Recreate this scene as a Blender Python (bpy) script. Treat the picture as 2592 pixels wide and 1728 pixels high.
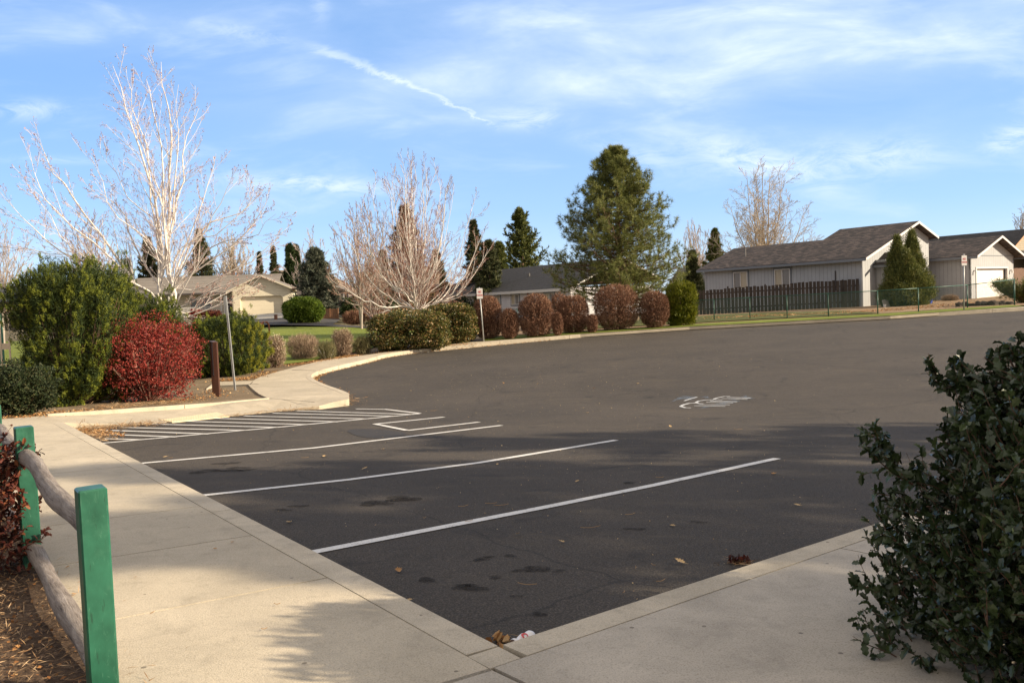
import bpy, math, random
import numpy as np
from mathutils import Vector, Matrix
from mathutils.geometry import delaunay_2d_cdt

# ------------------------------------------------------------------ camera, sky, sun
for o in list(bpy.data.objects): bpy.data.objects.remove(o)
scene = bpy.context.scene
COL = scene.collection
EYE = 1.5
FPX, CXP, CYP = 2080.0, 1296.0, 864.0
PITCH = math.radians(2.57); ROLL = math.atan(0.04)
def ray(x, y):
    u = (x-CXP)/FPX; v = -(y-CYP)/FPX
    c, s = math.cos(ROLL), math.sin(ROLL)
    u2 = u*c+v*s; v2 = -u*s+v*c
    return (u2, math.cos(PITCH)+v2*math.sin(PITCH), -math.sin(PITCH)+v2*math.cos(PITCH))
cam = bpy.data.cameras.new('camera'); camo = bpy.data.objects.new('camera', cam); COL.objects.link(camo)
F = Vector((0, math.cos(PITCH), -math.sin(PITCH))); U0 = Vector((0, math.sin(PITCH), math.cos(PITCH))); R0 = Vector((1,0,0))
c_, s_ = math.cos(ROLL), math.sin(ROLL)
Rv = R0*c_-U0*s_; Uv = R0*s_+U0*c_; Bv = -F
camo.matrix_world = Matrix(((Rv.x,Uv.x,Bv.x,0),(Rv.y,Uv.y,Bv.y,0),(Rv.z,Uv.z,Bv.z,EYE),(0,0,0,1)))
cam.sensor_width = 36; cam.lens = FPX/2592*36; cam.clip_start = .05; cam.clip_end = 5000
scene.camera = camo

SUN_AZ = math.radians(-11.0)      # measured from +X towards +Y
SUN_EL = math.radians(22.0)
S = Vector((math.cos(SUN_AZ)*math.cos(SUN_EL), math.sin(SUN_AZ)*math.cos(SUN_EL), math.sin(SUN_EL)))
sl = bpy.data.lights.new('sun', 'SUN'); so = bpy.data.objects.new('sun', sl); COL.objects.link(so)
sl.energy = 5.0; sl.angle = math.radians(.55); sl.color = (1.0, .84, .62)
so.rotation_euler = S.to_track_quat('Z', 'Y').to_euler()
scene.view_settings.view_transform = 'Standard'; scene.view_settings.look = 'None'
scene.view_settings.exposure = 0.80; scene.view_settings.gamma = 1.0

def N(nt, t, **kw):
    n = nt.nodes.new(t)
    for k, v in kw.items():
        if k == 'inp':
            for kk, vv in v.items(): n.inputs[kk].default_value = vv
        else: setattr(n, k, v)
    return n
def MATH(nt, op, a, b=None, c=None, clamp=False):
    n = nt.nodes.new('ShaderNodeMath'); n.operation = op; n.use_clamp = clamp
    for i, v in enumerate((a, b, c)):
        if v is None: continue
        if isinstance(v, (int, float)): n.inputs[i].default_value = v
        else: nt.links.new(v, n.inputs[i])
    return n.outputs[0]
def MIX(nt, fac, a, b, mode='MIX'):
    n = nt.nodes.new('ShaderNodeMix'); n.data_type = 'RGBA'; n.blend_type = mode
    for sock, v in ((n.inputs[0], fac), (n.inputs[6], a), (n.inputs[7], b)):
        if hasattr(v, 'is_linked'): nt.links.new(v, sock)
        elif isinstance(v, (int, float)): sock.default_value = v
        else: sock.default_value = (*v[:3], 1)
    return n.outputs[2]
def RAMP(nt, fac, stops):
    n = nt.nodes.new('ShaderNodeValToRGB'); cr = n.color_ramp
    while len(cr.elements) < len(stops): cr.elements.new(.5)
    for e, (p, c) in zip(cr.elements, stops):
        e.position = p; e.color = (*c, 1) if len(c) == 3 else c
    nt.links.new(fac, n.inputs[0]); return n.outputs[0]

w = bpy.data.worlds.new('World'); scene.world = w; w.use_nodes = True
nt = w.node_tree; nt.nodes.clear()
out = N(nt, 'ShaderNodeOutputWorld'); bg = N(nt, 'ShaderNodeBackground'); bg.inputs[1].default_value = .10
nt.links.new(bg.outputs[0], out.inputs[0])
sky = N(nt, 'ShaderNodeTexSky'); sky.sky_type = 'NISHITA'; sky.sun_disc = False
sky.sun_elevation = SUN_EL; sky.sun_rotation = math.atan2(S.x, S.y); sky.altitude = 1000; sky.air_density = 1.0; sky.dust_density = .25; sky.ozone_density = 2.2
tc = N(nt, 'ShaderNodeTexCoord'); sp = N(nt, 'ShaderNodeSeparateXYZ'); nt.links.new(tc.outputs['Generated'], sp.inputs[0])
X, Y, Z = sp.outputs
yy = MATH(nt, 'MAXIMUM', Y, .05)
u = MATH(nt, 'DIVIDE', X, yy); v = MATH(nt, 'DIVIDE', Z, yy)
zz = MATH(nt, 'ADD', MATH(nt, 'MAXIMUM', Z, 0.0), .10)
cmb = N(nt, 'ShaderNodeCombineXYZ'); nt.links.new(MATH(nt, 'DIVIDE', X, zz), cmb.inputs[0]); nt.links.new(MATH(nt, 'DIVIDE', Y, zz), cmb.inputs[1])
def wnoise(scale, sx, sy, rot, detail=6, rough=.6, dist=.6, src=None):
    mp = N(nt, 'ShaderNodeMapping'); nt.links.new(src or cmb.outputs[0], mp.inputs[0])
    mp.inputs['Rotation'].default_value = (0, 0, rot); mp.inputs['Scale'].default_value = (sx, sy, 1)
    n = N(nt, 'ShaderNodeTexNoise', inp={'Scale': scale, 'Detail': detail, 'Roughness': rough, 'Distortion': dist})
    nt.links.new(mp.outputs[0], n.inputs[0]); return n.outputs[0]
def sstep(x, a, b):
    n = N(nt, 'ShaderNodeMapRange', interpolation_type='SMOOTHSTEP'); nt.links.new(x, n.inputs[0])
    n.inputs[1].default_value = a; n.inputs[2].default_value = b; return n.outputs[0]
uvc = N(nt, 'ShaderNodeCombineXYZ'); nt.links.new(u, uvc.inputs[0]); nt.links.new(v, uvc.inputs[1])
wis = wnoise(5.0, 1.0, 3.4, math.radians(-6), 6, .56, .4, uvc.outputs[0])
fine = wnoise(14.0, 1.0, 3.0, math.radians(-20), 8, .72, .8, uvc.outputs[0])
def uv(px, py):
    d = ray(px, py); return d[0]/d[1], d[2]/d[1]
def blob(px, py, wx, wy, ang=0):
    u0, v0 = uv(px, py); ca, sa = math.cos(ang), math.sin(ang)
    du = MATH(nt, 'SUBTRACT', u, u0); dv = MATH(nt, 'SUBTRACT', v, v0)
    a = MATH(nt, 'ADD', MATH(nt, 'MULTIPLY', du, ca*FPX/wx), MATH(nt, 'MULTIPLY', dv, sa*FPX/wx))
    b = MATH(nt, 'ADD', MATH(nt, 'MULTIPLY', du, -sa*FPX/wy), MATH(nt, 'MULTIPLY', dv, ca*FPX/wy))
    r = MATH(nt, 'ADD', MATH(nt, 'MULTIPLY', a, a), MATH(nt, 'MULTIPLY', b, b))
    return MATH(nt, 'POWER', 2.718, MATH(nt, 'MULTIPLY', r, -1.0))
def addm(*a):
    r = a[0]
    for b in a[1:]: r = MATH(nt, 'ADD', r, b)
    return r
def mul(a, b): return MATH(nt, 'MULTIPLY', a, b)
# soft veil high on the right, thin bands, ragged patches low on the right, a contrail
veil = mul(addm(mul(blob(1950, 60, 1000, 170, .06), .9), mul(blob(1400, 220, 620, 70, .02), .42), mul(blob(250, 60, 420, 60, 0), .3), mul(blob(2300,330,500,60,0),.15)), sstep(wis, .02, .90))
bands = mul(sstep(wis, .48, .80), .32)
rag = mul(addm(blob(1930, 420, 190, 40, -.30), mul(blob(2200, 400, 170, 45, 0), .7), mul(blob(2560, 350, 60, 30, .3), .9), mul(blob(1330, 300, 90, 24, 0), .8), mul(blob(60, 280, 90, 22, 0), .8), mul(blob(780, 465, 230, 22, -.10), .95), mul(blob(600, 530, 260, 26, 0), .25), mul(blob(810, 20, 22, 40, 0), .3), mul(blob(1600, 390, 140, 24, -.3), .5), mul(blob(120, 405, 200, 10, -.06), .35), mul(blob(620,85,120,22,-.2),.4)), sstep(fine, .30, .66))
(ua, va), (ub, vb) = uv(800, 120), uv(1252, 318)
dx, dy = ub-ua, vb-va; L = math.hypot(dx, dy); dx /= L; dy /= L
wob = mul(MATH(nt, 'SUBTRACT', fine, .5), .030)
du = MATH(nt, 'SUBTRACT', u, ua); dv = MATH(nt, 'SUBTRACT', v, va)
al = MATH(nt, 'ADD', mul(du, dx), mul(dv, dy)); ac = addm(mul(du, -dy), mul(dv, dx), wob)
bow = mul(mul(al, MATH(nt, 'SUBTRACT', L, al)), -.25)
ac = MATH(nt, 'ADD', ac, bow)
wid = MATH(nt, 'ADD', .0018, mul(MATH(nt, 'MAXIMUM', MATH(nt, 'SUBTRACT', L*.8, al), 0.0), .016))
q = MATH(nt, 'DIVIDE', ac, wid)
trail = mul(MATH(nt, 'POWER', 2.718, mul(mul(q, q), -1.0)), mul(sstep(al, -.03, .03), MATH(nt, 'SUBTRACT', 1.0, sstep(al, L-.02, L+.01))))
trail = mul(trail, mul(sstep(fine, .05, .6), .42))
cl = MATH(nt, 'MINIMUM', addm(veil, bands, mul(rag, .85), trail), .92)
haze = MATH(nt, 'POWER', 2.718, mul(v, -9.0))
hsv = N(nt, 'ShaderNodeHueSaturation', inp={'Saturation': 1.12, 'Value': 1.0}); nt.links.new(sky.outputs[0], hsv.inputs['Color'])
base = MIX(nt, 1.0, hsv.outputs[0], (1.0, 1.02, 1.2), 'MULTIPLY')
grad = RAMP(nt, MATH(nt, 'MULTIPLY', v, 2.0, clamp=True), [(0.0, (.60, .76, .94)), (.22, (.38, .60, .90)), (.55, (.26, .475, .84)), (1.0, (.225, .42, .80))])
g7 = MIX(nt, 1.0, grad, (7.0, 7.0, 7.0), 'MULTIPLY')
for n_ in (g7.node,): n_.clamp_result = False
base = MIX(nt, .72, base, g7)
colr = MIX(nt, cl, base, (5.6, 6.35, 7.4))
# unseen warm white veil added overhead and behind the camera to warm the shade
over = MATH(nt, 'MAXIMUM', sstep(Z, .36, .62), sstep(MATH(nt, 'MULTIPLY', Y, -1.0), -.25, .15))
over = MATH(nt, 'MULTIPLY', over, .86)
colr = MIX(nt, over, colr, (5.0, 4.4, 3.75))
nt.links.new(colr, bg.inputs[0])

# ------------------------------------------------------------------ terrain
def sm(a, b, x):
    t = np.clip((np.asarray(x, float)-a)/(b-a), 0, 1); return t*t*(3-2*t)
def H(x, y):
    x = np.asarray(x, float); y = np.asarray(y, float)
    xc = np.clip(x, -60, 60); yc = np.clip(y, -8, 400)
    p1 = -1.455-.0209*xc-.042*yc
    p2 = -1.69+.0255*xc+.03*(np.minimum(yc, 40)-37)
    k = .10; d = (p1-p2)/k
    lot = p2+k*np.logaddexp(0, d)
    plat = -1.55+.017*xc+sm(3, 20, -xc)*.034*np.clip(yc-38, 0, 57)
    m = sm(34.5, 41, yc)
    return lot*(1-m)+plat*m+EYE
def g(px, py, off=0.0):
    """the ground point seen at a place of the photograph"""
    d = ray(px, py); lo, hi = .5, 400.0
    def fz(t): return EYE+d[2]*t-(float(H(d[0]*t, d[1]*t))+off)
    t = .8; step = .25
    while t < 400 and fz(t) > 0: t += step; step *= 1.02
    lo, hi = t-step/1.02, t
    for _ in range(30):
        m = (lo+hi)/2
        if fz(m) > 0: lo = m
        else: hi = m
    return Vector((d[0]*lo, d[1]*lo, EYE+d[2]*lo))
def at(px, D, py=None):
    """point at depth D (metres along the view) in the column px; on the ground, or at row py"""
    if py is None:
        d = ray(px, 800); x = d[0]/d[1]*D; return Vector((x, D, float(H(x, D))))
    d = ray(px, py); return Vector((d[0]/d[1]*D, D, EYE+d[2]/d[1]*D))

# ------------------------------------------------------------------ materials
MATS = {}
def newmat(name):
    m = bpy.data.materials.new(name); m.use_nodes = True
    nt = m.node_tree; b = nt.nodes['Principled BSDF']; MATS[name] = m; return m, nt, b
def tcoord(nt, kind='Object', scale=(1,1,1), rot=0):
    t = N(nt, 'ShaderNodeTexCoord'); mp = N(nt, 'ShaderNodeMapping'); nt.links.new(t.outputs[kind], mp.inputs[0])
    mp.inputs['Scale'].default_value = scale; mp.inputs['Rotation'].default_value = (0, 0, rot); return mp.outputs[0]
def noise(nt, vec, scale, detail=5, rough=.6, dist=0):
    n = N(nt, 'ShaderNodeTexNoise', inp={'Scale': scale, 'Detail': detail, 'Roughness': rough, 'Distortion': dist}); nt.links.new(vec, n.inputs[0]); return n.outputs[0]
def bump(nt, b, h, strength, dist):
    n = N(nt, 'ShaderNodeBump', inp={'Strength': strength, 'Distance': dist}); nt.links.new(h, n.inputs['Height']); nt.links.new(n.outputs[0], b.inputs['Normal'])
def plain(name, c, rough=.7, var=.15, scale=3.0, metal=0, bmp=.0, spec=.5, c2=None, stretch=(1,1,1), fine=40):
    m, nt, b = newmat(name); vec = tcoord(nt, 'Object', stretch)
    n = noise(nt, vec, scale, 8, .65); n2 = noise(nt, vec, fine, 3, .6)
    f = MATH(nt, 'ADD', MATH(nt, 'MULTIPLY', n, .65), MATH(nt, 'MULTIPLY', n2, .35))
    a = tuple(x*(1-var) for x in c); d = c2 or tuple(min(1, x*(1+var)) for x in c)
    col = RAMP(nt, f, [(.32, a), (.66, d)])
    nt.links.new(col, b.inputs['Base Color']); b.inputs['Roughness'].default_value = rough
    b.inputs['Metallic'].default_value = metal; b.inputs['Specular IOR Level'].default_value = spec
    if bmp: bump(nt, b, f, .6, bmp)
    return m
def leafm(name, stops, rough=.6, trans=.25, spec=.3, isl=.7, ns=1.6):
    """foliage: every blade or leaf takes its own colour"""
    m, nt, b = newmat(name); gi = N(nt, 'ShaderNodeNewGeometry')
    vec = tcoord(nt); n = noise(nt, vec, ns, 3)
    f = MATH(nt, 'ADD', MATH(nt, 'MULTIPLY', gi.outputs['Random Per Island'], isl), MATH(nt, 'MULTIPLY', MATH(nt, 'SUBTRACT', n, .2), 1.2-isl))
    col = RAMP(nt, f, stops); nt.links.new(col, b.inputs['Base Color'])
    b.inputs['Roughness'].default_value = rough; b.inputs['Specular IOR Level'].default_value = spec
    if trans:
        tr = N(nt, 'ShaderNodeBsdfTranslucent'); nt.links.new(col, tr.inputs[0]); mx = N(nt, 'ShaderNodeMixShader', inp={0: trans})
        nt.links.new(b.outputs[0], mx.inputs[1]); nt.links.new(tr.outputs[0], mx.inputs[2]); nt.links.new(mx.outputs[0], nt.nodes['Material Output'].inputs[0])
    return m

# asphalt: fine aggregate, worn paler bands, oil stains, pale dust
m, nt, b = newmat('asphalt'); vec = tcoord(nt)
n1 = noise(nt, vec, .35, 6, .6); n2 = noise(nt, vec, 90, 3, .7); n3 = noise(nt, vec, 2.2, 8, .65, .6)
vo = N(nt, 'ShaderNodeTexVoronoi', inp={'Scale': 150.0}); nt.links.new(vec, vo.inputs[0])
col = RAMP(nt, n1, [(.3, (.052, .044, .036)), (.7, (.090, .075, .060))])
col = MIX(nt, MATH(nt, 'MULTIPLY', n3, .55), col, (.062, .053, .044))
sp_ = RAMP(nt, n2, [(.40, (.45, .45, .45)), (.56, (1, 1, 1)), (.70, (2.1, 2.0, 1.85))])
col = MIX(nt, 1.0, col, sp_, 'MULTIPLY')
peb = MATH(nt, 'LESS_THAN', vo.outputs['Distance'], .11); rn = MATH(nt, 'GREATER_THAN', vo.outputs['Color'], .80)
col = MIX(nt, MATH(nt, 'MULTIPLY', peb, rn), col, (.20, .18, .15))
st = noise(nt, vec, 1.1, 7, .72, 1.2); stm = RAMP(nt, st, [(.56, (0,0,0)), (.68, (.85,.85,.85))])
col = MIX(nt, stm, col, (.024, .021, .019))
st2 = noise(nt, tcoord(nt, 'Object', (.8, 2.2, 1), .3), .9, 7, .7, .8); stm = RAMP(nt, st2, [(.56, (0,0,0)), (.74, (.65,.65,.65))])
col = MIX(nt, stm, col, (.105, .085, .06))
# thin wandering cracks
vc = N(nt, 'ShaderNodeTexVoronoi', feature='DISTANCE_TO_EDGE', inp={'Scale': .21}); nz = N(nt, 'ShaderNodeTexNoise', inp={'Scale': 1.3, 'Detail': 6.0, 'Roughness': .6}); nt.links.new(vec, nz.inputs[0])
vm = MIX(nt, .28, vec, nz.outputs['Color']); nt.links.new(vm, vc.inputs[0])
ck = MATH(nt, 'LESS_THAN', vc.outputs['Distance'], .0016)
col = MIX(nt, MATH(nt, 'MULTIPLY', ck, .45), col, (.012, .011, .010))
nt.links.new(col, b.inputs['Base Color']); b.inputs['Roughness'].default_value = .88; b.inputs['Specular IOR Level'].default_value = .35
bump(nt, b, n2, .9, .006)

def concrete(name, c, scale=1.0, stain=.5):
    m, nt, b = newmat(name); vec = tcoord(nt)
    n1 = noise(nt, vec, .9*scale, 7, .65, .5); n2 = noise(nt, vec, 140, 3, .7); n3 = noise(nt, vec, 5, 8, .7, .4)
    col = RAMP(nt, n1, [(.30, tuple(x*.80 for x in c)), (.68, tuple(x*1.12 for x in c))])
    sp_ = RAMP(nt, n2, [(.33, (.60, .58, .55)), (.5, (1, 1, 1)), (.72, (1.18, 1.17, 1.15))]); col = MIX(nt, .75, col, sp_, 'MULTIPLY')
    f = RAMP(nt, n3, [(.52, (0,0,0)), (.72, (stain, stain, stain))]); col = MIX(nt, f, col, tuple(x*.55 for x in c))
    vo = N(nt, 'ShaderNodeTexVoronoi', inp={'Scale': 9.0}); nt.links.new(vec, vo.inputs[0])
    dot = MATH(nt, 'MULTIPLY', MATH(nt, 'LESS_THAN', vo.outputs['Distance'], .10), MATH(nt, 'GREATER_THAN', vo.outputs['Color'], .72))
    col = MIX(nt, MATH(nt, 'MULTIPLY', dot, .6), col, (.05, .04, .03))
    nt.links.new(col, b.inputs['Base Color']); b.inputs['Roughness'].default_value = .85; b.inputs['Specular IOR Level'].default_value = .3
    bump(nt, b, n2, .5, .004); return m
concrete('concrete', (.50, .435, .33)); concrete('kerb_concrete', (.52, .455, .35), 2, .65); concrete('old_concrete', (.47, .42, .345), 2, .5)
plain('joint', (.05, .035, .022), .95, .4, 8)
# painted lines, worn
m, nt, b = newmat('line_paint'); vec = tcoord(nt); n = noise(nt, vec, 60, 4, .75); n2 = noise(nt, vec, 4, 5, .7)
f = RAMP(nt, MATH(nt, 'ADD', MATH(nt, 'MULTIPLY', n, .6), MATH(nt, 'MULTIPLY', n2, .4)), [(.36, (.16, .15, .13)), (.47, (.66, .64, .60)), (.8, (.80, .78, .74))])
nt.links.new(f, b.inputs['Base Color']); b.inputs['Roughness'].default_value = .6
m, nt, b = newmat('warning_panel'); vec = tcoord(nt); n = noise(nt, vec, 20, 4, .7)
nt.links.new(RAMP(nt, n, [(.3, (.60, .50, .30)), (.7, (.78, .68, .46))]), b.inputs['Base Color'])
def ground(name, stops, scale, bmp=.02, fine=60):
    m, nt, b = newmat(name); vec = tcoord(nt); n = noise(nt, vec, scale, 8, .7, .5); n2 = noise(nt, vec, fine, 4, .75)
    f = MATH(nt, 'ADD', MATH(nt, 'MULTIPLY', n, .45), MATH(nt, 'MULTIPLY', n2, .55)); nt.links.new(RAMP(nt, f, stops), b.inputs['Base Color'])
    b.inputs['Roughness'].default_value = .95; b.inputs['Specular IOR Level'].default_value = .2; bump(nt, b, f, 1.0, bmp); return m
ground('mulch', [(.34, (.022, .014, .009)), (.5, (.085, .055, .035)), (.66, (.22, .15, .095))], 1.2, .03, 34)
ground('dirt', [(.34, (.10, .073, .045)), (.5, (.20, .15, .095)), (.68, (.36, .29, .20))], 1.0, .02, 40)
ground('yard_chips', [(.34, (.11, .065, .038)), (.5, (.30, .20, .12)), (.66, (.52, .38, .25))], .6, .05, 16)
ground('lawn', [(.32, (.10, .125, .022)), (.5, (.155, .19, .030)), (.68, (.23, .25, .05))], .5, .03, 22)
ground('dull_lawn', [(.32, (.05, .06, .02)), (.5, (.10, .11, .03)), (.68, (.19, .16, .07))], .8, .03, 18)  # darker, browner grass for the yard
ground('far_ground', [(.3, (.09, .075, .045)), (.7, (.19, .16, .09))], .05, .05, 3)
leafm('dry_leaves', [(.1, (.16, .065, .02)), (.4, (.36, .17, .06)), (.7, (.55, .33, .14)), (.95, (.68, .5, .28))], .7, .2)
leafm('brown_leaf', [(.1, (.30, .17, .07)), (.5, (.52, .36, .18)), (.95, (.62, .50, .30))], .7, .15)
leafm('needle_litter', [(.1, (.16, .08, .035)), (.6, (.38, .24, .12)), (.95, (.58, .42, .26))], .8, 0)
# foliage
leafm('mugo', [(.05, (.032, .046, .007)), (.28, (.09, .12, .013)), (.52, (.21, .235, .026)), (.85, (.40, .38, .055))], .6, .10, isl=.3, ns=7)
leafm('mugo_deep', [(.05, (.016, .030, .007)), (.5, (.026, .044, .008)), (.95, (.06, .08, .014))], .7, .05)  # darker copy for inner needles, shade between shoots put into the colour
leafm('mugo_yellow', [(.05, (.12, .14, .01)), (.5, (.28, .28, .03)), (.95, (.45, .38, .05))], .6, .25)
leafm('ponderosa', [(.05, (.034, .052, .018)), (.35, (.10, .125, .034)), (.62, (.21, .225, .058)), (.95, (.40, .38, .12))], .55, .25)
leafm('spruce', [(.05, (.022, .034, .014)), (.4, (.055, .070, .028)), (.75, (.12, .12, .05)), (.95, (.19, .16, .08))], .6, .2)
leafm('blue_spruce', [(.05, (.03, .042, .032)), (.5, (.085, .105, .075)), (.95, (.20, .19, .13))], .6, .15)
leafm('brown_spruce', [(.05, (.045, .034, .016)), (.4, (.12, .075, .035)), (.7, (.21, .13, .06)), (.95, (.13, .14, .05))], .6, .15)
leafm('juniper', [(.05, (.032, .048, .012)), (.4, (.085, .105, .026)), (.75, (.17, .18, .045)), (.95, (.25, .21, .08))], .6, .2)
leafm('cypress', [(.05, (.014, .030, .010)), (.5, (.035, .060, .018)), (.95, (.09, .11, .03))], .6, .15)
leafm('arborvitae', [(.05, (.05, .075, .006)), (.5, (.13, .15, .010)), (.95, (.27, .25, .03))], .55, .3)
leafm('round_green', [(.05, (.04, .075, .010)), (.5, (.10, .16, .016)), (.95, (.22, .28, .04))], .55, .3)
leafm('red_leaf', [(.05, (.055, .022, .010)), (.28, (.14, .020, .016)), (.52, (.27, .036, .028)), (.8, (.40, .075, .055)), (.97, (.55, .20, .15))], .5, .25)
leafm('photinia', [(.05, (.022, .038, .008)), (.4, (.070, .085, .015)), (.62, (.16, .15, .035)), (.80, (.34, .20, .08)), (.97, (.58, .42, .20))], .42, .2, .5)
leafm('holly', [(.05, (.013, .022, .010)), (.5, (.030, .050, .018)), (.85, (.055, .080, .026)), (.985, (.075, .075, .026)), (1.0, (.22, .06, .02))], .34, .10, .55)
leafm('dark_shrub', [(.05, (.012, .020, .008)), (.6, (.030, .045, .015)), (.9, (.08, .075, .03)), (.98, (.3, .2, .12))], .6, .1, .25)
leafm('brown_twig', [(.05, (.070, .034, .021)), (.4, (.165, .080, .048)), (.7, (.29, .15, .092)), (.95, (.44, .29, .19))], .8, 0)
leafm('tan_twig', [(.05, (.13, .09, .06)), (.5, (.30, .21, .145)), (.95, (.52, .40, .29))], .8, 0)
leafm('olive_twig', [(.05, (.06, .06, .025)), (.5, (.15, .14, .06)), (.95, (.30, .25, .13))], .8, 0)
leafm('seed_head', [(.05, (.5, .4, .3)), (.95, (.78, .68, .55))], .8, 0)
leafm('bud', [(.05, (.24, .11, .09)), (.5, (.36, .18, .14)), (.95, (.48, .30, .24))], .8, 0)
leafm('yellow_leaf', [(.05, (.40, .30, .08)), (.95, (.62, .50, .20))], .7, .2)
plain('white_bark', (.66, .61, .56), .8, .2, 6, bmp=.01, stretch=(1,1,.5))
plain('grey_bark', (.33, .28, .24), .85, .25, 6, bmp=.01, stretch=(1,1,.4))
plain('pink_twig', (.50, .40, .37), .85, .2, 6)
plain('red_twig', (.30, .165, .125), .85, .25, 6)
plain('tan_branch', (.42, .34, .25), .85, .2, 6)
plain('pine_bark', (.14, .085, .055), .9, .4, 5, bmp=.02, stretch=(1,1,.3))
plain('stem', (.10, .055, .035), .85, .3, 9)

# ------------------------------------------------------------------ mesh helpers
def matl(n): return MATS[n]
class Geo:
    """collects triangles/quads/polys and links them as ONE mesh object"""
    def __init__(s): s.v = []; s.f = []; s.n = 0
    def add(s, V, Fc):
        V = np.asarray(V, float).reshape(-1, 3)
        s.v.append(V)
        if isinstance(Fc, np.ndarray): s.f.append(Fc.astype(np.int64)+s.n)
        else:
            by = {}
            for f in Fc: by.setdefault(len(f), []).append(f)
            for k, fs in by.items(): s.f.append(np.array(fs, dtype=np.int64)+s.n)
        s.n += len(V)
    def build(s, name, mat, parent=None, smooth=False, kind=None, loc=None):
        me = bpy.data.meshes.new(name); V = np.vstack(s.v)
        if loc is not None: V = V-np.array(loc)
        me.vertices.add(len(V)); me.vertices.foreach_set('co', V.astype(np.float32).ravel())
        lv = np.concatenate([f.ravel() for f in s.f]); lt = np.concatenate([np.full(len(f), f.shape[1]) for f in s.f])
        ls = np.concatenate([[0], np.cumsum(lt)[:-1]])
        me.loops.add(len(lv)); me.loops.foreach_set('vertex_index', lv.astype(np.int32))
        me.polygons.add(len(lt)); me.polygons.foreach_set('loop_start', ls.astype(np.int32)); me.polygons.foreach_set('loop_total', lt.astype(np.int32))
        me.polygons.foreach_set('use_smooth', np.full(len(lt), bool(smooth)))
        me.update(calc_edges=True); me.materials.append(matl(mat) if isinstance(mat, str) else mat)
        o = bpy.data.objects.new(name, me); COL.objects.link(o)
        if loc is not None: o.location = loc
        if parent: o.parent = parent
        if kind: o['kind'] = kind
        return o
    # shapes
    def box(s, c, d, rot=None):
        x, y, z = (np.array(d)/2); P = np.array([[i, j, k] for k in (-z, z) for j in (-y, y) for i in (-x, x)])
        if rot is not None: P = P@np.array(rot).T
        s.add(P+np.array(c), [(0,2,3,1), (4,5,7,6), (0,1,5,4), (2,6,7,3), (0,4,6,2), (1,3,7,5)]); return s
    def bar(s, a, b, wd, th=None, up=(0,0,1)):
        a = Vector(a); b = Vector(b); d = (b-a); L = d.length; d.normalize(); th = th or wd
        sx = d.cross(Vector(up)); 
        if sx.length < 1e-4: sx = d.cross(Vector((1,0,0)))
        sx.normalize(); sz = sx.cross(d)
        return s.box((a+b)/2, (L, wd, th), Matrix((d, sx, sz)).transposed())
    def prism(s, pts, vec):
        """polygon (3D points) swept along vec"""
        P = np.array([tuple(p) for p in pts], float); n = len(P); Q = P+np.array(vec)
        s.add(np.vstack([P, Q]), [tuple(range(n-1, -1, -1)), tuple(range(n, 2*n))]+[(i, (i+1) % n, n+(i+1) % n, n+i) for i in range(n)]); return s
    def cyl(s, a, b, r1, r2=None, k=12):
        return s.tubes(np.array([[tuple(a), tuple(b)]]), np.array([[r1, r2 if r2 is not None else r1]]), k, cap=True)
    def tubes(s, P, R, k=3, cap=False):
        """P (N,n,3) polylines, R (N,n) radii"""
        P = np.asarray(P, float); R = np.asarray(R, float); Nn, n, _ = P.shape
        T = np.empty_like(P); T[:, 1:-1] = P[:, 2:]-P[:, :-2]; T[:, 0] = P[:, 1]-P[:, 0]; T[:, -1] = P[:, -1]-P[:, -2]
        T /= np.linalg.norm(T, axis=2, keepdims=True)+1e-9
        ref = np.where(np.abs(T[:, :1, 2:3]) > .9, np.array([1., 0, 0]), np.array([0, 0, 1.])); ref = np.broadcast_to(ref, T.shape)
        A = np.cross(T, ref); A /= np.linalg.norm(A, axis=2, keepdims=True)+1e-9; B = np.cross(T, A)
        an = np.arange(k)*2*math.pi/k
        ring = P[:, :, None]+R[:, :, None, None]*(np.cos(an)[None, None, :, None]*A[:, :, None]+np.sin(an)[None, None, :, None]*B[:, :, None])
        idx = np.arange(Nn*n*k).reshape(Nn, n, k); nx = np.roll(idx, -1, axis=2)
        q = np.stack([idx[:, :-1], nx[:, :-1], nx[:, 1:], idx[:, 1:]], -1).reshape(-1, 4)
        base = s.n; s.add(ring.reshape(-1, 3), q)
        if cap:
            s.f.append(idx[:, 0, ::-1].reshape(-1, k)+base); s.f.append(idx[:, -1].reshape(-1, k)+base)
        return s
    def scatter(s, tv, tf, pos, M, sc):
        """copies of a small template: tv (k,3), tf (m,c), M (N,3,3) with axes as columns"""
        tv = np.asarray(tv, float); tf = np.asarray(tf); sc = np.asarray(sc, float)
        if sc.ndim == 1: sc = sc[:, None]
        V = np.einsum('nij,nkj->nki', M, tv[None]*sc[:, None, :] if sc.shape[1] == 3 else tv[None]*sc[:, :, None])+pos[:, None]
        k = len(tv); Fc = (tf[None]+(np.arange(len(pos))*k)[:, None, None]).reshape(-1, tf.shape[1])
        s.add(V.reshape(-1, 3), Fc); return s
def unit(a): return a/(np.linalg.norm(a, axis=-1, keepdims=True)+1e-9)
def frames(d, rng, hint=None):
    """frames whose Y axis follows d"""
    d = unit(np.asarray(d, float)); r = unit(rng.normal(size=d.shape)) if hint is None else hint
    x = unit(np.cross(d, r)); z = np.cross(x, d); return np.stack([x, d, z], -1)
TRI_V = [(-.5, 0, 0), (.5, 0, 0), (0, 1, 0)]; TRI_F = [(0, 1, 2)]
LEAF_V = [(0, 0, 0), (.42, .35, .12), (.34, .75, .10), (0, 1, -.04), (-.34, .75, .10), (-.42, .35, .12), (0, .5, -.05)]
LEAF_F = [(0, 1, 6), (1, 2, 6), (2, 3, 6), (3, 4, 6), (4, 5, 6), (5, 0, 6)]
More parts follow.
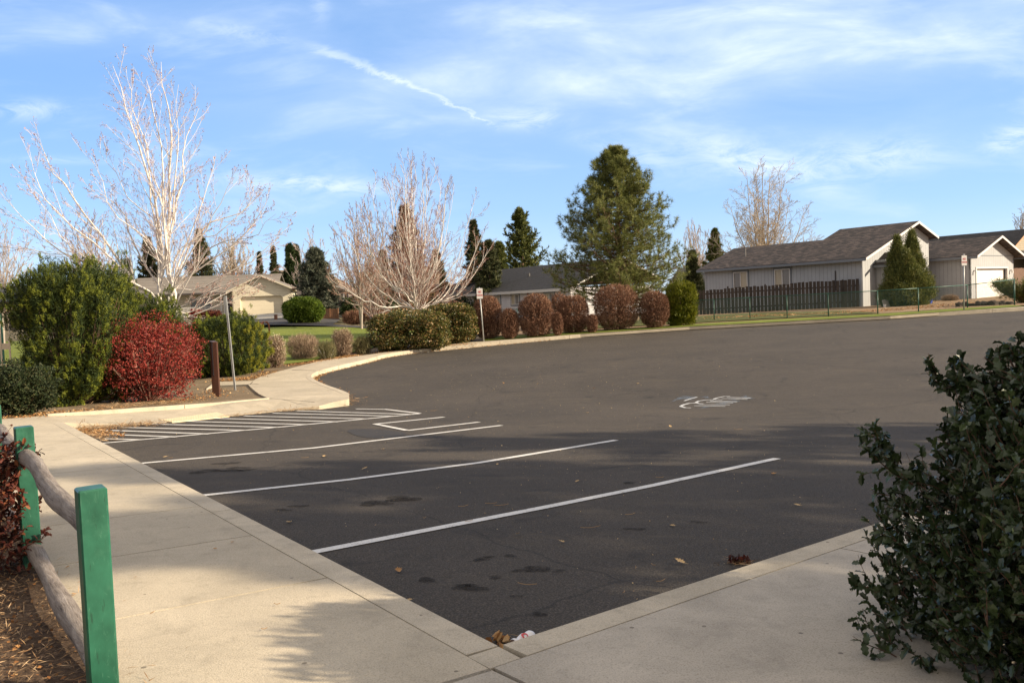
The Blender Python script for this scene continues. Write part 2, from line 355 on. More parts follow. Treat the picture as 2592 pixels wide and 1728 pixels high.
QUAD_V = [(0, 0, 0), (.5, .5, .06), (0, 1, 0), (-.5, .5, .06)]; QUAD_F = [(0, 1, 2, 3)]
def tag(o, label=None, cat=None, group=None, kind=None):
    if label: o['label'] = label
    if cat: o['category'] = cat
    if group: o['group'] = group
    if kind: o['kind'] = kind
    return o
def empty(name, loc, rz, label, cat, group=None):
    o = bpy.data.objects.new(name, None); COL.objects.link(o); o.location = loc; o.rotation_euler = (0, 0, rz); o.empty_display_size = .2
    return tag(o, label, cat, group)

# ------------------------------------------------------------------ paved and planted sheets
def inpoly(P, poly):
    x, y = P[:, 0], P[:, 1]; r = np.zeros(len(P), bool); n = len(poly)
    for i in range(n):
        x1, y1 = poly[i]; x2, y2 = poly[(i+1) % n]
        if y1 == y2: continue
        c = ((y1 > y) != (y2 > y)) & (x < (x2-x1)*(y-y1)/(y2-y1)+x1); r ^= c
    return r
def densify(poly, res):
    outp = []
    for i in range(len(poly)):
        a = np.array(poly[i][:2], float); b = np.array(poly[(i+1) % len(poly)][:2], float); n = max(1, int(np.linalg.norm(b-a)/res))
        for k in range(n): outp.append(tuple(a+(b-a)*k/n))
    return outp
def sheet_into(G, poly, off, res, skirt=0.0, hfn=None):
    hf = hfn or (lambda x, y: H(x, y)+off)
    P = densify(poly, res); A = np.array(P); lo, hi = A.min(0), A.max(0)
    gx, gy = np.meshgrid(np.arange(lo[0]+res*.5, hi[0], res), np.arange(lo[1]+res*.5, hi[1], res)); Q = np.stack([gx.ravel(), gy.ravel()], 1)
    if len(Q):
        Q = Q[inpoly(Q, P)]
        if len(Q):
            nb = np.min(((Q[:, None]-A[None])**2).sum(2), 1) if len(Q)*len(A) < 4e6 else np.full(len(Q), 9.)
            Q = Q[nb > (res*.35)**2]
    allp = [Vector(p) for p in P]+[Vector(q) for q in Q]
    vs, es, fs, *_ = delaunay_2d_cdt(allp, [], [list(range(len(P)))], 1, 1e-6)
    V = np.array([tuple(v) for v in vs]); Z = hf(V[:, 0], V[:, 1])
    G.add(np.column_stack([V, Z]), [tuple(f) for f in fs])
    if skirt:
        z = hf(A[:, 0], A[:, 1]); n = len(P)
        G.add(np.vstack([np.column_stack([A, z]), np.column_stack([A, z-skirt])]), np.array([(i, (i+1) % n, n+(i+1) % n, n+i) for i in range(n)]))
def xy(p): return (p[0], p[1])
def gp(lst, off=0): return [xy(g(x, y, off)) for x, y in lst]
def off_line(P, d):
    """shift an open polyline sideways (to its left)"""
    P = [np.array(p[:2], float) for p in P]; o = []
    for i, p in enumerate(P):
        t = (P[min(i+1, len(P)-1)]-P[max(i-1, 0)]); t /= np.linalg.norm(t); o.append(tuple(p+d*np.array((-t[1], t[0]))))
    return o
K = 2592/2352
SW = .15
def resample(P, step):
    P = [np.array(p[:2], float) for p in P]; o = [P[0]]
    for a, b in zip(P, P[1:]):
        n = max(1, int(round(np.linalg.norm(b-a)/step)))
        for k in range(1, n+1): o.append(a+(b-a)*k/n)
    return o
def smoothline(P, it=2):
    for _ in range(it):
        Q = [P[0]]
        for a, b in zip(P, P[1:]):
            a = np.array(a); b = np.array(b); Q += [tuple(a*.75+b*.25), tuple(a*.25+b*.75)]
        Q.append(P[-1]); P = Q
    return P
# lot frame: corner near the camera, e1 along the left kerb, e2 along the right kerb
C0 = np.array(xy(g(1145*K, 1483*K, SW-.01))); K4 = np.array(xy(g(238.7*K, 1017.8*K, SW-.01)))
e1 = (K4-C0)/np.linalg.norm(K4-C0); pr = np.array(xy(g(2080*K, 1180*K, SW-.01))); e2 = (pr-C0)/np.linalg.norm(pr-C0)
n1 = np.array((e1[1], -e1[0])); n1 = -n1 if n1@e2 < 0 else n1       # into the lot
KL = float(np.linalg.norm(K4-C0))
rampL = np.array(xy(g(168*K, 975*K, SW*.6)))                              # where the left kerb meets the ramp kerb
sR = float((rampL-C0)@e1)
ramp_edge = [tuple(C0+e1*sR)]+gp([(410, 1070), (607, 1051), (714, 1040), (808, 1036), (884, 1026)])
bulb = gp([(884, 1010), (866, 1001), (817, 983), (787, 967)])
bulb2 = gp([(790, 957), (817, 945), (918, 922), (995, 900), (1151, 884), (1294, 870), (1450, 856), (1584, 844), (1745, 830), (1950, 820), (2254, 807), (2592, 786)])
far_kerb = smoothline(bulb+bulb2, 2); far_kerb.append((45, far_kerb[-1][1]-1.5))
nearR = [tuple(C0+e2*t) for t in (34, 12, 6, 3)]
lot_poly = [tuple(C0)]+[tuple(C0+e1*t) for t in (3, 6, 9, sR)]+ramp_edge[1:]+far_kerb+[(45, 20)]+nearR
G = Geo(); sheet_into(G, lot_poly, 0, .7); tag(G.build('asphalt_lot', 'asphalt', kind='structure', smooth=True))
# terrain under everything, out to the horizon
G = Geo(); xs = np.concatenate([[-1500, -500, -200, -110], np.arange(-70, 71, 1.5), [110, 200, 500, 1500]]); ys = np.concatenate([[-60, -20], np.arange(-8, 110, 1.5), [125, 150, 200, 400, 1000, 3000]])
gx, gy = np.meshgrid(xs, ys); z = H(gx, gy)-.10; ny, nx = gx.shape; idx = np.arange(nx*ny).reshape(ny, nx)
G.add(np.stack([gx, gy, z], -1).reshape(-1, 3), np.stack([idx[:-1, :-1], idx[:-1, 1:], idx[1:, 1:], idx[1:, :-1]], -1).reshape(-1, 4)); G.build('ground', 'far_ground', kind='structure', smooth=True)

def strip(G, L, d0, d1, off, piece=3.0, gap=.012, skirt=.22, round_=0):
    """kerb/walk built along polyline L between side offsets d0 and d1, cut into pieces with open joints"""
    P = resample(L, .25); A = off_line(P, d0); B = off_line(P, d1); s = 0; i = 0
    acc = [0]
    for a, b in zip(P, P[1:]): acc.append(acc[-1]+float(np.linalg.norm(b-a)))
    while i < len(P)-1:
        j = i
        while j < len(P)-1 and acc[j]-acc[i] < piece: j += 1
        a = [np.array(p) for p in A[i:j+1]]; b = [np.array(p) for p in B[i:j+1]]
        for q in (a, b):
            if len(q) > 1:
                q[0] = q[0]+(q[1]-q[0])/np.linalg.norm(q[1]-q[0])*gap*.5; q[-1] = q[-1]+(q[-2]-q[-1])/np.linalg.norm(q[-2]-q[-1])*gap*.5
        n = len(a); V = []
        for p in a: V.append((p[0], p[1], float(H(*p))+off))
        for p in b: V.append((p[0], p[1], float(H(*p))+off))
        for p in a: V.append((p[0], p[1], float(H(*p))+off-skirt))
        for p in b: V.append((p[0], p[1], float(H(*p))+off-skirt))
        Fc = [(k, k+1, n+k+1, n+k) for k in range(n-1)]+[(k, 2*n+k, 2*n+k+1, k+1) for k in range(n-1)]+[(n+k, n+k+1, 3*n+k+1, 3*n+k) for k in range(n-1)]
        Fc += [(0, n, 3*n, 2*n), (n-1, 3*n-1, 4*n-1, 2*n-1)]
        G.add(V, Fc); i = j
# kerbs round the lot
KW = .16
left_line = [tuple(C0), tuple(C0+e1*(sR))]
right_line = [tuple(C0), tuple(C0+e2*34)]
# side of the polyline away from the lot
def away(L, towards):
    a, b = np.array(L[0]), np.array(L[1]); t = (b-a)/np.linalg.norm(b-a); n = np.array((-t[1], t[0])); return -1 if n@(np.array(towards)-a) > 0 else 1
mid = tuple(C0+e1*4+e2*4)
sa = away(left_line, mid); sb = away(right_line, mid)
G = Geo(); strip(G, left_line, 0, sa*KW, SW-.01, 3.6); strip(G, [tuple(C0+e2*.02), tuple(C0+e2*34)], 0, sb*KW, SW-.01, 3.3)
# corner block where the two kerbs meet
cc = [C0, C0+n1*0-np.array(e2)*KW*1.02, C0-np.array(e2)*KW-np.array(e1)*KW, C0-np.array(e1)*KW]
sheet_into(G, [tuple(p) for p in cc], SW-.012, .3, .2)
sf = away([tuple(far_kerb[0]), tuple(far_kerb[1])], (0, 20)); sf = 1
G2 = Geo(); strip(G2, far_kerb, 0, KW*sf, SW, 3.0, .015); 
G.build('kerb', 'kerb_concrete', kind='structure'); G2.build('far_kerb', 'kerb_concrete', kind='structure')
# slabs of the near walks
T0 = at(59, 5.0, 1079); WL = -float((np.array((T0.x, T0.y))-C0)@n1)-.07-KW; print('WL', WL, 'sR', sR, 'C0', C0)
def slab(G, pts, off=SW-.012, gap=.006):
    P = [np.array(p, float) for p in pts]; c = sum(P)/len(P); Q = [tuple(p+(c-p)/np.linalg.norm(c-p)*gap*1.4) for p in P]; sheet_into(G, Q, off, .6, .12)
G = Geo(); cut = [-5, -3.2, -1.72, -.20, 1.45, 2.75, 4.05, 5.4, 6.9, 8.5, 10.1, sR-.15]
ew = e2
o_in = -n1*KW
for a, b_ in zip(cut, cut[1:]):
    if b_ <= -.1: continue
    a2 = a if a > -.3 else -.16/ (1.0)
    slab(G, [C0+o_in+e1*a2, C0+o_in+e1*b_, C0-n1*(WL+KW)+e1*b_, C0-n1*(WL+KW)+e1*a2])
G.build('left_sidewalk', 'concrete', kind='structure')
n2 = np.array((e2[1], -e2[0])); n2 = n2 if n2@(C0+e1) < n2@C0 else -n2    # away from the lot
G = Geo(); cr = [-2.6, -KW, 2.55, 5.4, 8.3, 11.3, 14.3, 18]
for a, b_ in zip(cr, cr[1:]):
    for r0, r1 in ((KW, 1.75), (1.75, 3.4), (3.4, 6)):
        if a < -1 and r0 < 1: 
            slab(G, [C0-n1*(WL+KW)+e1*-.16, C0-n1*KW+e1*-.16, C0+e2*-KW+n2*r1, C0-n1*(WL+KW)-e1*1.4]); continue
        slab(G, [C0+e2*a+n2*r0, C0+e2*b_+n2*r0, C0+e2*b_+n2*r1, C0+e2*a+n2*r1])
G.build('right_sidewalk', 'old_concrete', kind='structure')
G = Geo(); sheet_into(G, [tuple(C0-n1*2.1+e1*(sR-.4)), tuple(C0-n1*.05+e1*(sR-.4)), tuple(C0+e1*-.05-n1*.05), tuple(C0+e2*30+n2*.05), tuple(C0+e2*30+n2*6.2), tuple(C0-e2*3+n2*6.2), tuple(C0-n1*2.1-e1*1.6)], SW-.06, .8); G.build('joint_bed', 'joint', kind='structure')

# ramp, back kerb and the walk behind the striped bay
back = gp([(-120, 1078), (0, 1059), (116, 1050)], SW)+gp([(365, 1032), (551, 1019), (672, 1008)], .16)
P_sw = gp([(672, 1010), (655, 996), (633, 977), (628, 971)], SW)
front_corner = np.array(ramp_edge[-1])
def ramp_h(x, y):
    # falls from walk height at its two ends to the asphalt in the middle
    x = np.asarray(x, float); y = np.asarray(y, float); a = np.array(ramp_edge[0]); b = front_corner; t = ((x-a[0])*(b-a)[0]+(y-a[1])*(b-a)[1])/((b-a)@(b-a))
    nrm = np.array((-(b-a)[1], (b-a)[0]))/np.linalg.norm(b-a); d = (x-a[0])*nrm[0]+(y-a[1])*nrm[1]
    lift = np.maximum(np.maximum(sm(.70, 1.0, t), 1-sm(-.05, .22, t)), sm(.50, .66, t)*sm(.7, 1.3, np.abs(d))); return H(x, y)+.012+lift*(SW-.012)+(1-lift)*.05*np.clip(d, 0, 2)
rb = [np.array(p) for p in back]
G = Geo()
rpoly = [tuple(p) for p in ramp_edge[::-1]]+[tuple(rb[2]), tuple(rb[3]), tuple(rb[4]), tuple(rb[5])]+[xy(g(684, 1009, SW)), off_line(far_kerb, KW)[0], tuple(far_kerb[0])]
sheet_into(G, rpoly, 0, .45, .2, hfn=ramp_h); G.build('kerb_ramp', 'concrete', kind='structure')
G = Geo(); lw = [tuple(C0+e1*(sR+.02)), tuple(rb[2]), tuple(rb[1]), tuple(rb[0]), tuple(C0-n1*(WL+2.6)+e1*(sR-.6)), tuple(C0-n1*(WL+.1)+e1*(sR-.14)), tuple(C0+o_in+e1*(sR-.14))]
sheet_into(G, lw, SW-.012, .5, .12); G.build('back_sidewalk', 'concrete', kind='structure')
G = Geo(); bk = [tuple(rb[i]) for i in (2, 3, 4, 5)]; strip(G, bk, 0, -.14, .175, 2.6, .015, .32); G.build('back_kerb', 'kerb_concrete', kind='structure')
wp = [np.array(p) for p in gp([(412, 1063), (560, 1047), (578, 1052), (428, 1070)], .03)]
G = Geo(); 
dA = gp([(404, 1062), (549, 1045), (581, 1051), (436, 1066)], .03)
sheet_into(G, dA, 0, .4, .02, hfn=lambda x, y: ramp_h(x, y)+.006)
wpo = G.build('warning_panel', 'warning_panel', kind='structure')
G = Geo(); a, b_, c, d = [np.array(p) for p in dA]; pos = []
for i in range(24):
    for j in range(5):
        s, t = (i+.5)/24, (j+.5)/5; p = (a*(1-s)+b_*s)*(1-t)+(d*(1-s)+c*s)*t; pos.append((p[0], p[1], float(ramp_h(*p))+.006))
dv = [(math.cos(k*math.pi/4)*r, math.sin(k*math.pi/4)*r, z) for r, z in ((1, 0), (.6, .5)) for k in range(8)]; df = [(k, (k+1) % 8, 8+(k+1) % 8, 8+k) for k in range(8)]
G.scatter(dv, df, np.array(pos), np.repeat(np.eye(3)[None], len(pos), 0), np.full(len(pos), .012)); G.build('dome', 'warning_panel', parent=wpo)
# walk that leaves the corner and follows the far kerb
inner = [np.array(p) for p in off_line(far_kerb, KW*sf)]
back_px = [(684, 1009), (655, 996), (633, 978), (628, 972), (538, 975), (522, 983), (538, 969), (545, 966), (640, 963), (660, 952), (710, 938), (761, 925), (817, 911), (918, 899), (1105, 870), (1225, 863.5), (1450, 847), (1584, 838), (1745, 827), (1950, 816), (2254, 799.5), (2592, 775.5)]
wb = gp(back_px, SW); wb.append((45, wb[-1][1]-1.6))
walk = [tuple(p) for p in inner]+wb[::-1]
G = Geo(); sheet_into(G, walk, SW-.004, .8, .12); G.build('far_sidewalk', 'concrete', kind='structure', smooth=False)
G = Geo()
def jline(p, q, off=SW): 
    a, b = g(*p, off), g(*q, off); n = 8
    for k in range(n):
        a1 = a.lerp(b, k/n); b1 = a.lerp(b, (k+1)/n); a1.z = float(H(a1.x, a1.y))+SW; b1.z = float(H(b1.x, b1.y))+SW; G.bar(a1, b1, .02, .004)
for p, q in (((628, 972), (655, 972)), ((740, 936), (826, 938)), ((684, 1008), (796, 1017)), ((640, 966), (633, 972))): jline(p, q)
for i in range(0, len(inner)-1):
    pass
G.build('walk_joint', 'joint', kind='structure')

# planting beds, lawns, yard
def sheet(name, poly, off, res, mat, kind='structure'):
    G = Geo(); sheet_into(G, poly, off, res); o = G.build(name, mat, smooth=True); o['kind'] = kind; return o
bedL = [tuple(p) for p in off_line(bk, -.14)]
bed = [tuple(C0-n1*(WL+KW+2.6)+e1*(sR-.6)), tuple(rb[0]), tuple(rb[1]), tuple(rb[2])]+bedL+gp([(660, 1001), (634, 979)], SW)
sheet('planting_bed', [(-30, 12), tuple(np.array(rb[0])+(-1, -.5)), tuple(rb[0]), tuple(rb[1]), tuple(rb[2])]+bedL+gp([(668, 1004), (628, 973), (538, 978), (522, 985), (538, 967), (640, 961), (700, 939), (761, 923), (817, 909), (918, 896), (1105, 867), (1225, 862)], SW)+[(-1.6, 39.2), (-6, 37.5), (-8, 33.5), (-10, 29.5), (-30, 27)], .11, .9, 'dirt')
sheet('fence_bed', [tuple(C0-n1*(WL+KW-.004)-e1*3), tuple(C0-n1*(WL+KW-.004)+e1*(sR-1.2)), (-11, 12.5), (-26, 12), (-26, -4)], .115, .8, 'mulch')
sheet('lawn', [(-8.0, 32), (-6, 37), (-3.2, 40), (-3.5, 48), (-4, 60), (-60, 62), (-60, 31), (-11, 29.0)], .16, 1.6, 'lawn')
fence_grass_b = [xy(g(x, y, SW)) for x, y in ((1225, 861), (1450, 845), (1584, 836), (1745, 825), (1950, 813), (2254, 796.5), (2592, 772.5))]
fs_back = [tuple(np.array(p)+(0, 1.1)) for p in fence_grass_b]
sheet('grass_strip', gp([(1225, 863), (1450, 847), (1584, 838), (1745, 827), (1950, 816), (2254, 799.5), (2592, 775.5)], SW)+fs_back[::-1], .17, .5, 'lawn')
sheet('yard', [(-1.5, 39.3)]+fs_back[1:]+[(45, 34), (62, 60), (30, 66), (8, 75), (-1, 60)], .13, 1.3, 'yard_chips')
sheet('yard_lawn', [(1.2, 39.6), (5.5, 40.3), (12.5, 39.6), (17.5, 38.8), (18.5, 46), (14, 52), (6, 50)], .165, 1.0, 'dull_lawn')

# ------------------------------------------------------------------ painted markings
def paint(name, pts, wd=.10, off=.006, mat='line_paint', n=None, ext=0):
    """stripe through ground points seen at the given places"""
    P = [np.array(xy(g(x*K, y*K))) for x, y in pts]
    if ext: P[0] = P[0]-(P[1]-P[0])/np.linalg.norm(P[1]-P[0])*ext
    P = resample(P, .35); A = off_line(P, wd/2); B = off_line(P, -wd/2); n = len(P)
    V = [(p[0], p[1], float(H(*p))+off) for p in A]+[(p[0], p[1], float(H(*p))+off) for p in B]
    G = Geo(); G.add(V, [(k, k+1, n+k+1, n+k) for k in range(n-1)]); o = G.build(name, mat); o['kind'] = 'structure'; return o
paint('stall_line', [(718, 1269), (1253, 1165), (1500, 1115), (1785, 1053)], ext=.35)
paint('stall_line', [(467, 1138), (800, 1102), (1100, 1063), (1415, 1011)], ext=.35)
paint('stall_line', [(327, 1064), (720, 1029), (1152, 977)], ext=.35)
paint('stall_line', [(236, 1018), (600, 985), (964, 950)], ext=.35)
z2 = lambda x, y: ((200+x/2.138)/K, (1000+y/2.138)/K)
for a, b_ in (((135, 238), (330, 243)), ((115, 213), (530, 228)), ((115, 190), (705, 212)), ((222, 176), (900, 192)), ((390, 158), (1070, 176)), ((585, 143), (1240, 161)), ((740, 127), (1405, 146)), ((895, 114), (1560, 130)), ((1050, 99), (1700, 115)), ((1175, 86), (1790, 105)), ((1500, 76), (1650, 78))):
    paint('hatch_stripe', [z2(*a), z2(*b_)], .10, .0095)
paint('bay_border', [z2(1650, 76), z2(1845, 99)])
paint('loading_mark', [z2(1975, 119), z2(1600, 157)], .10); paint('loading_mark', [z2(1600, 157), z2(1775, 192)], .10, .0095); paint('loading_mark', [z2(1775, 192), z2(2165, 146)], .10)
# tarry patch of sealed asphalt
plain('patch', (.026, .022, .019), .8, .3, 10)
P = [z2(1450, 195), z2(1475, 182), z2(1640, 184), z2(1790, 205), z2(1740, 225), z2(1610, 238), z2(1500, 222)]
G = Geo(); sheet_into(G, smoothline([xy(g(x*K, y*K)) for x, y in P]+[xy(g(P[0][0]*K, P[0][1]*K))], 2)[:-1], .004, .3); G.build('asphalt_patch', 'patch', kind='structure')
# faded blue and white spray drawing on the asphalt
m, nt, b = newmat('blue_spray'); vec = tcoord(nt); n = noise(nt, vec, 5, 5, .7)
tr = N(nt, 'ShaderNodeBsdfTransparent'); mx = N(nt, 'ShaderNodeMixShader'); b.inputs['Base Color'].default_value = (.16, .22, .30, 1); b.inputs['Roughness'].default_value = .9
nt.links.new(RAMP(nt, n, [(.40, (0, 0, 0)), (.70, (.65, .65, .65))]), mx.inputs[0]); nt.links.new(tr.outputs[0], mx.inputs[1]); nt.links.new(b.outputs[0], mx.inputs[2]); nt.links.new(mx.outputs[0], nt.nodes['Material Output'].inputs[0])
zg = lambda x, y: ((1700+x/9.408)/K, (950+y/9.408)/K)
plain('chalk', (.46, .47, .48), .9, .3, 20)
for k, (pts, wd) in enumerate([([(300, 610), (450, 560), (610, 520)], .05), ([(460, 778), (330, 775), (215, 742), (290, 700), (420, 668), (570, 660)], .07), ([(755, 680), (640, 672), (580, 652), (640, 615), (800, 592), (1010, 583)], .06), ([(1210, 585), (1060, 578), (1005, 565), (1100, 535), (1250, 505), (1390, 500)], .05),
        ([(1310, 528), (1880, 545)], .06), ([(1190, 556), (1810, 575)], .05), ([(920, 612), (1560, 632)], .06), ([(820, 638), (1460, 660)], .05), ([(640, 700), (1390, 704)], .05), ([(540, 726), (1280, 742)], .05)]):
    paint('sprayed_stroke', [zg(*p) for p in pts], wd, .007, 'chalk')
for poly in ([(0, 625), (150, 520), (330, 478), (480, 500), (620, 520), (560, 560), (430, 600), (300, 560), (120, 600)], [(700, 500), (840, 495), (920, 535), (800, 545)], [(1640, 520), (1760, 475), (1980, 555), (1800, 560)], [(560, 800), (1500, 560), (1640, 620), (900, 770)]):
    G = Geo(); sheet_into(G, [xy(g(x*K, y*K)) for x, y in (zg(*p) for p in poly)], .0045, .3); G.build('blue_overspray', 'blue_spray', kind='structure')

# ------------------------------------------------------------------ plant builders
def lumpy(d, rng_seed, amp, freq=2.2):
    """smooth lumps on a unit sphere direction field"""
    r = np.random.default_rng(rng_seed); f = np.ones(len(d))
    for k in range(9):
        a = unit(r.normal(size=3)); ph = r.uniform(0, 6.28); f += amp*.36*np.sin(freq*(1+k*.45)*(d@a)*2+ph)
    return f
def shell(n, rx, ry, rz, rng, seed, amp=.12, inner=.55, zc=None, bottom=-.9, power=2.0):
    """points in a lumpy crown standing on the ground; most near its surface. returns pos (relative to base), outward dir"""
    d = unit(rng.normal(size=(int(n*1.6), 3))); d = d[d[:, 2] > bottom][:n]; n = len(d)
    ex = np.sign(d)*np.abs(d)**(2/power); ex = ex/np.maximum(1e-6, (np.abs(ex)**power).sum(1, keepdims=True)**(1/power)) if power != 2 else d
    t = 1-(1-inner)*rng.random(n)**2.2; f = lumpy(d, seed, amp)
    P = ex*np.array((rx, ry, rz))*(t*f)[:, None]; P[:, 2] += rz if zc is None else zc
    return P, unit(ex/np.array((rx, ry, rz))), t
def blades(G, P, D, L, W, rng):
    n = len(P); M = frames(D, rng); G.scatter(TRI_V, TRI_F, P, M, np.column_stack([W*np.ones(n), L*np.ones(n), np.ones(n)])); return G
def tufts(G, P, D, m, L, W, spread, rng, axial=0):
    """m needles round every shoot tip"""
    n = len(P); PP = np.repeat(P, m, 0); DD = np.repeat(unit(D), m, 0)
    r = unit(rng.normal(size=(n*m, 3))); dd = unit(DD*(1-spread*rng.random((n*m, 1)))+r*spread)
    if axial: PP = PP-DD*(axial*rng.random((n*m, 1)))
    return blades(G, PP, dd, L*rng.uniform(.7, 1.1, n*m), W, rng)
def grow(P, R, m, t0, t1, ang, L, up, rng, npts=5, wig=.08, rr=.55, bias=None, tip=.25):
    """child shoots on parent polylines (vectorised)"""
    Nn, n, _ = P.shape; t = t0+(t1-t0)*(np.arange(m)[None]+rng.random((Nn, m)))/m; x = t*(n-1); i = np.minimum(x.astype(int), n-2); fr = (x-i)[..., None]
    I = np.arange(Nn)[:, None]; a = P[I, i]; b = P[I, i+1]; pos = a*(1-fr)+b*fr; tg = unit(b-a); rad = (R[I, i]*(1-fr[..., 0])+R[I, i+1]*fr[..., 0])
    pos = pos.reshape(-1, 3); tg = tg.reshape(-1, 3); rad = rad.ravel(); tt = t.ravel(); q = len(pos)
    r = rng.normal(size=(q, 3)); r -= (r*tg).sum(1, keepdims=True)*tg; r = unit(r)
    an = np.radians(rng.uniform(ang[0], ang[1], q))[:, None]; d = tg*np.cos(an)+r*np.sin(an)
    if bias is not None: d = unit(d+np.array(bias))
    pl = np.repeat(np.linalg.norm(np.diff(P, axis=1), axis=2).sum(1), m)
    ln = (pl*L if isinstance(L, float) else rng.uniform(L[0], L[1], q))*(1.1-.6*tt)*rng.uniform(.7, 1.2, q)
    out_ = np.empty((q, npts, 3)); out_[:, 0] = pos; step = (ln/(npts-1))[:, None]
    for k in range(1, npts):
        d = unit(d+np.array((0, 0, up))+rng.normal(size=(q, 3))*wig); out_[:, k] = out_[:, k-1]+d*step
    r0 = rad*rr; Rr = r0[:, None]*np.linspace(1, tip, npts)[None]
    return out_, Rr
def spline(P, n):
    P = np.array(P, float); t = np.linspace(0, len(P)-1, n); i = np.minimum(t.astype(int), len(P)-2); f = (t-i)[:, None]
    p0 = P[np.maximum(i-1, 0)]; p1 = P[i]; p2 = P[i+1]; p3 = P[np.minimum(i+2, len(P)-1)]
    return .5*((2*p1)+(-p0+p2)*f+(2*p0-5*p1+4*p2-p3)*f**2+(-p0+3*p1-3*p2+p3)*f**3)

def limb_tree(name, loc, limbs, radii, bark, twigm, label, cat, seed, lv=((7, .25, 1, (25, 50), .38, .10), (6, .2, 1, (25, 55), .40, .08), (6, .1, 1, (25, 60), .45, .05)), buds=0, group=None, minr=.004):
    """bare tree: limbs are hand-shaped polylines relative to the base"""
    rng = np.random.default_rng(seed); o = empty(name, loc, 0, label, cat, group)
    Pl = np.stack([spline(l, 14) for l in limbs]); Rl = np.stack([np.linspace(a, b, 14) for a, b in radii])
    Pl[:, 2:] += rng.normal(size=Pl[:, 2:].shape)*.006*np.linalg.norm(Pl[:, -1]-Pl[:, 0], axis=1)[:, None, None]
    G = Geo(); G.tubes(Pl, Rl, 7); G2 = Geo(); P, R = Pl, Rl
    for k, (m, t0, t1, ang, L, up) in enumerate(lv):
        P, R = grow(P, R, m, t0, t1, ang, L, up, rng, 6 if k == 0 else 4, .06, rr=.45); R = np.maximum(R, minr*np.array((1.6, 1.1, .8))[min(k, 2)])
        (G if k == 0 else G2).tubes(P, R, 5 if k == 0 else 3)
    G.build('trunk', bark, o, smooth=True); c = G2.build('crown', twigm, o)
    if buds:
        G3 = Geo(); i = rng.integers(0, len(P), buds); t = rng.integers(1, P.shape[1], buds); G3.scatter(TRI_V, TRI_F, P[i, t], frames(rng.normal(size=(buds, 3))+(0, 0, .6), rng), np.column_stack([rng.uniform(.02, .035, buds), rng.uniform(.03, .06, buds), np.ones(buds)])); bo_ = G3.build('buds', 'bud', c); bo_['kind'] = 'stuff'
    return o
def fan_tree(name, loc, h, wd, n, bark, twigm, label, cat, seed, fork=.12, r0=.07, lv=None, curve=.35, group=None, leader=True, minr=.006, buds=0, spread=1.0, low=.50):
    """bare tree whose limbs fan out of a short trunk"""
    rng = np.random.default_rng(seed); limbs = []; rad = []
    for i in range(n):
        az = i*2.399+rng.uniform(-.3, .3); q = (i+.5)/n; s = wd*.5*q**.75*spread; top = h*(1-low*q**2.0)*rng.uniform(.88, 1.04)
        if i == 0: s = 0; top = h
        st = h*fork*rng.uniform(.7, 1.3)+h*.16*(1-q)*(i > 0)
        dx, dy = math.cos(az), math.sin(az); c = curve
        limbs.append([(0, 0, 0), (0, 0, st), (dx*s*(.30+c*.35), dy*s*(.30+c*.35), st+(top-st)*.22), (dx*s*(.62+c*.3), dy*s*(.62+c*.3), st+(top-st)*.55), (dx*s, dy*s, top)])
        rr = r0*(1 if i == 0 else rng.uniform(.45, .7)); rad.append((rr, rr*.12))
    return limb_tree(name, loc, limbs, rad, bark, twigm, label, cat, seed, lv or ((9, .22, .98, (22, 42), .30, .10), (6, .15, 1, (20, 45), .36, .08), (4, .1, 1, (20, 50), .42, .05)), buds, group, minr)

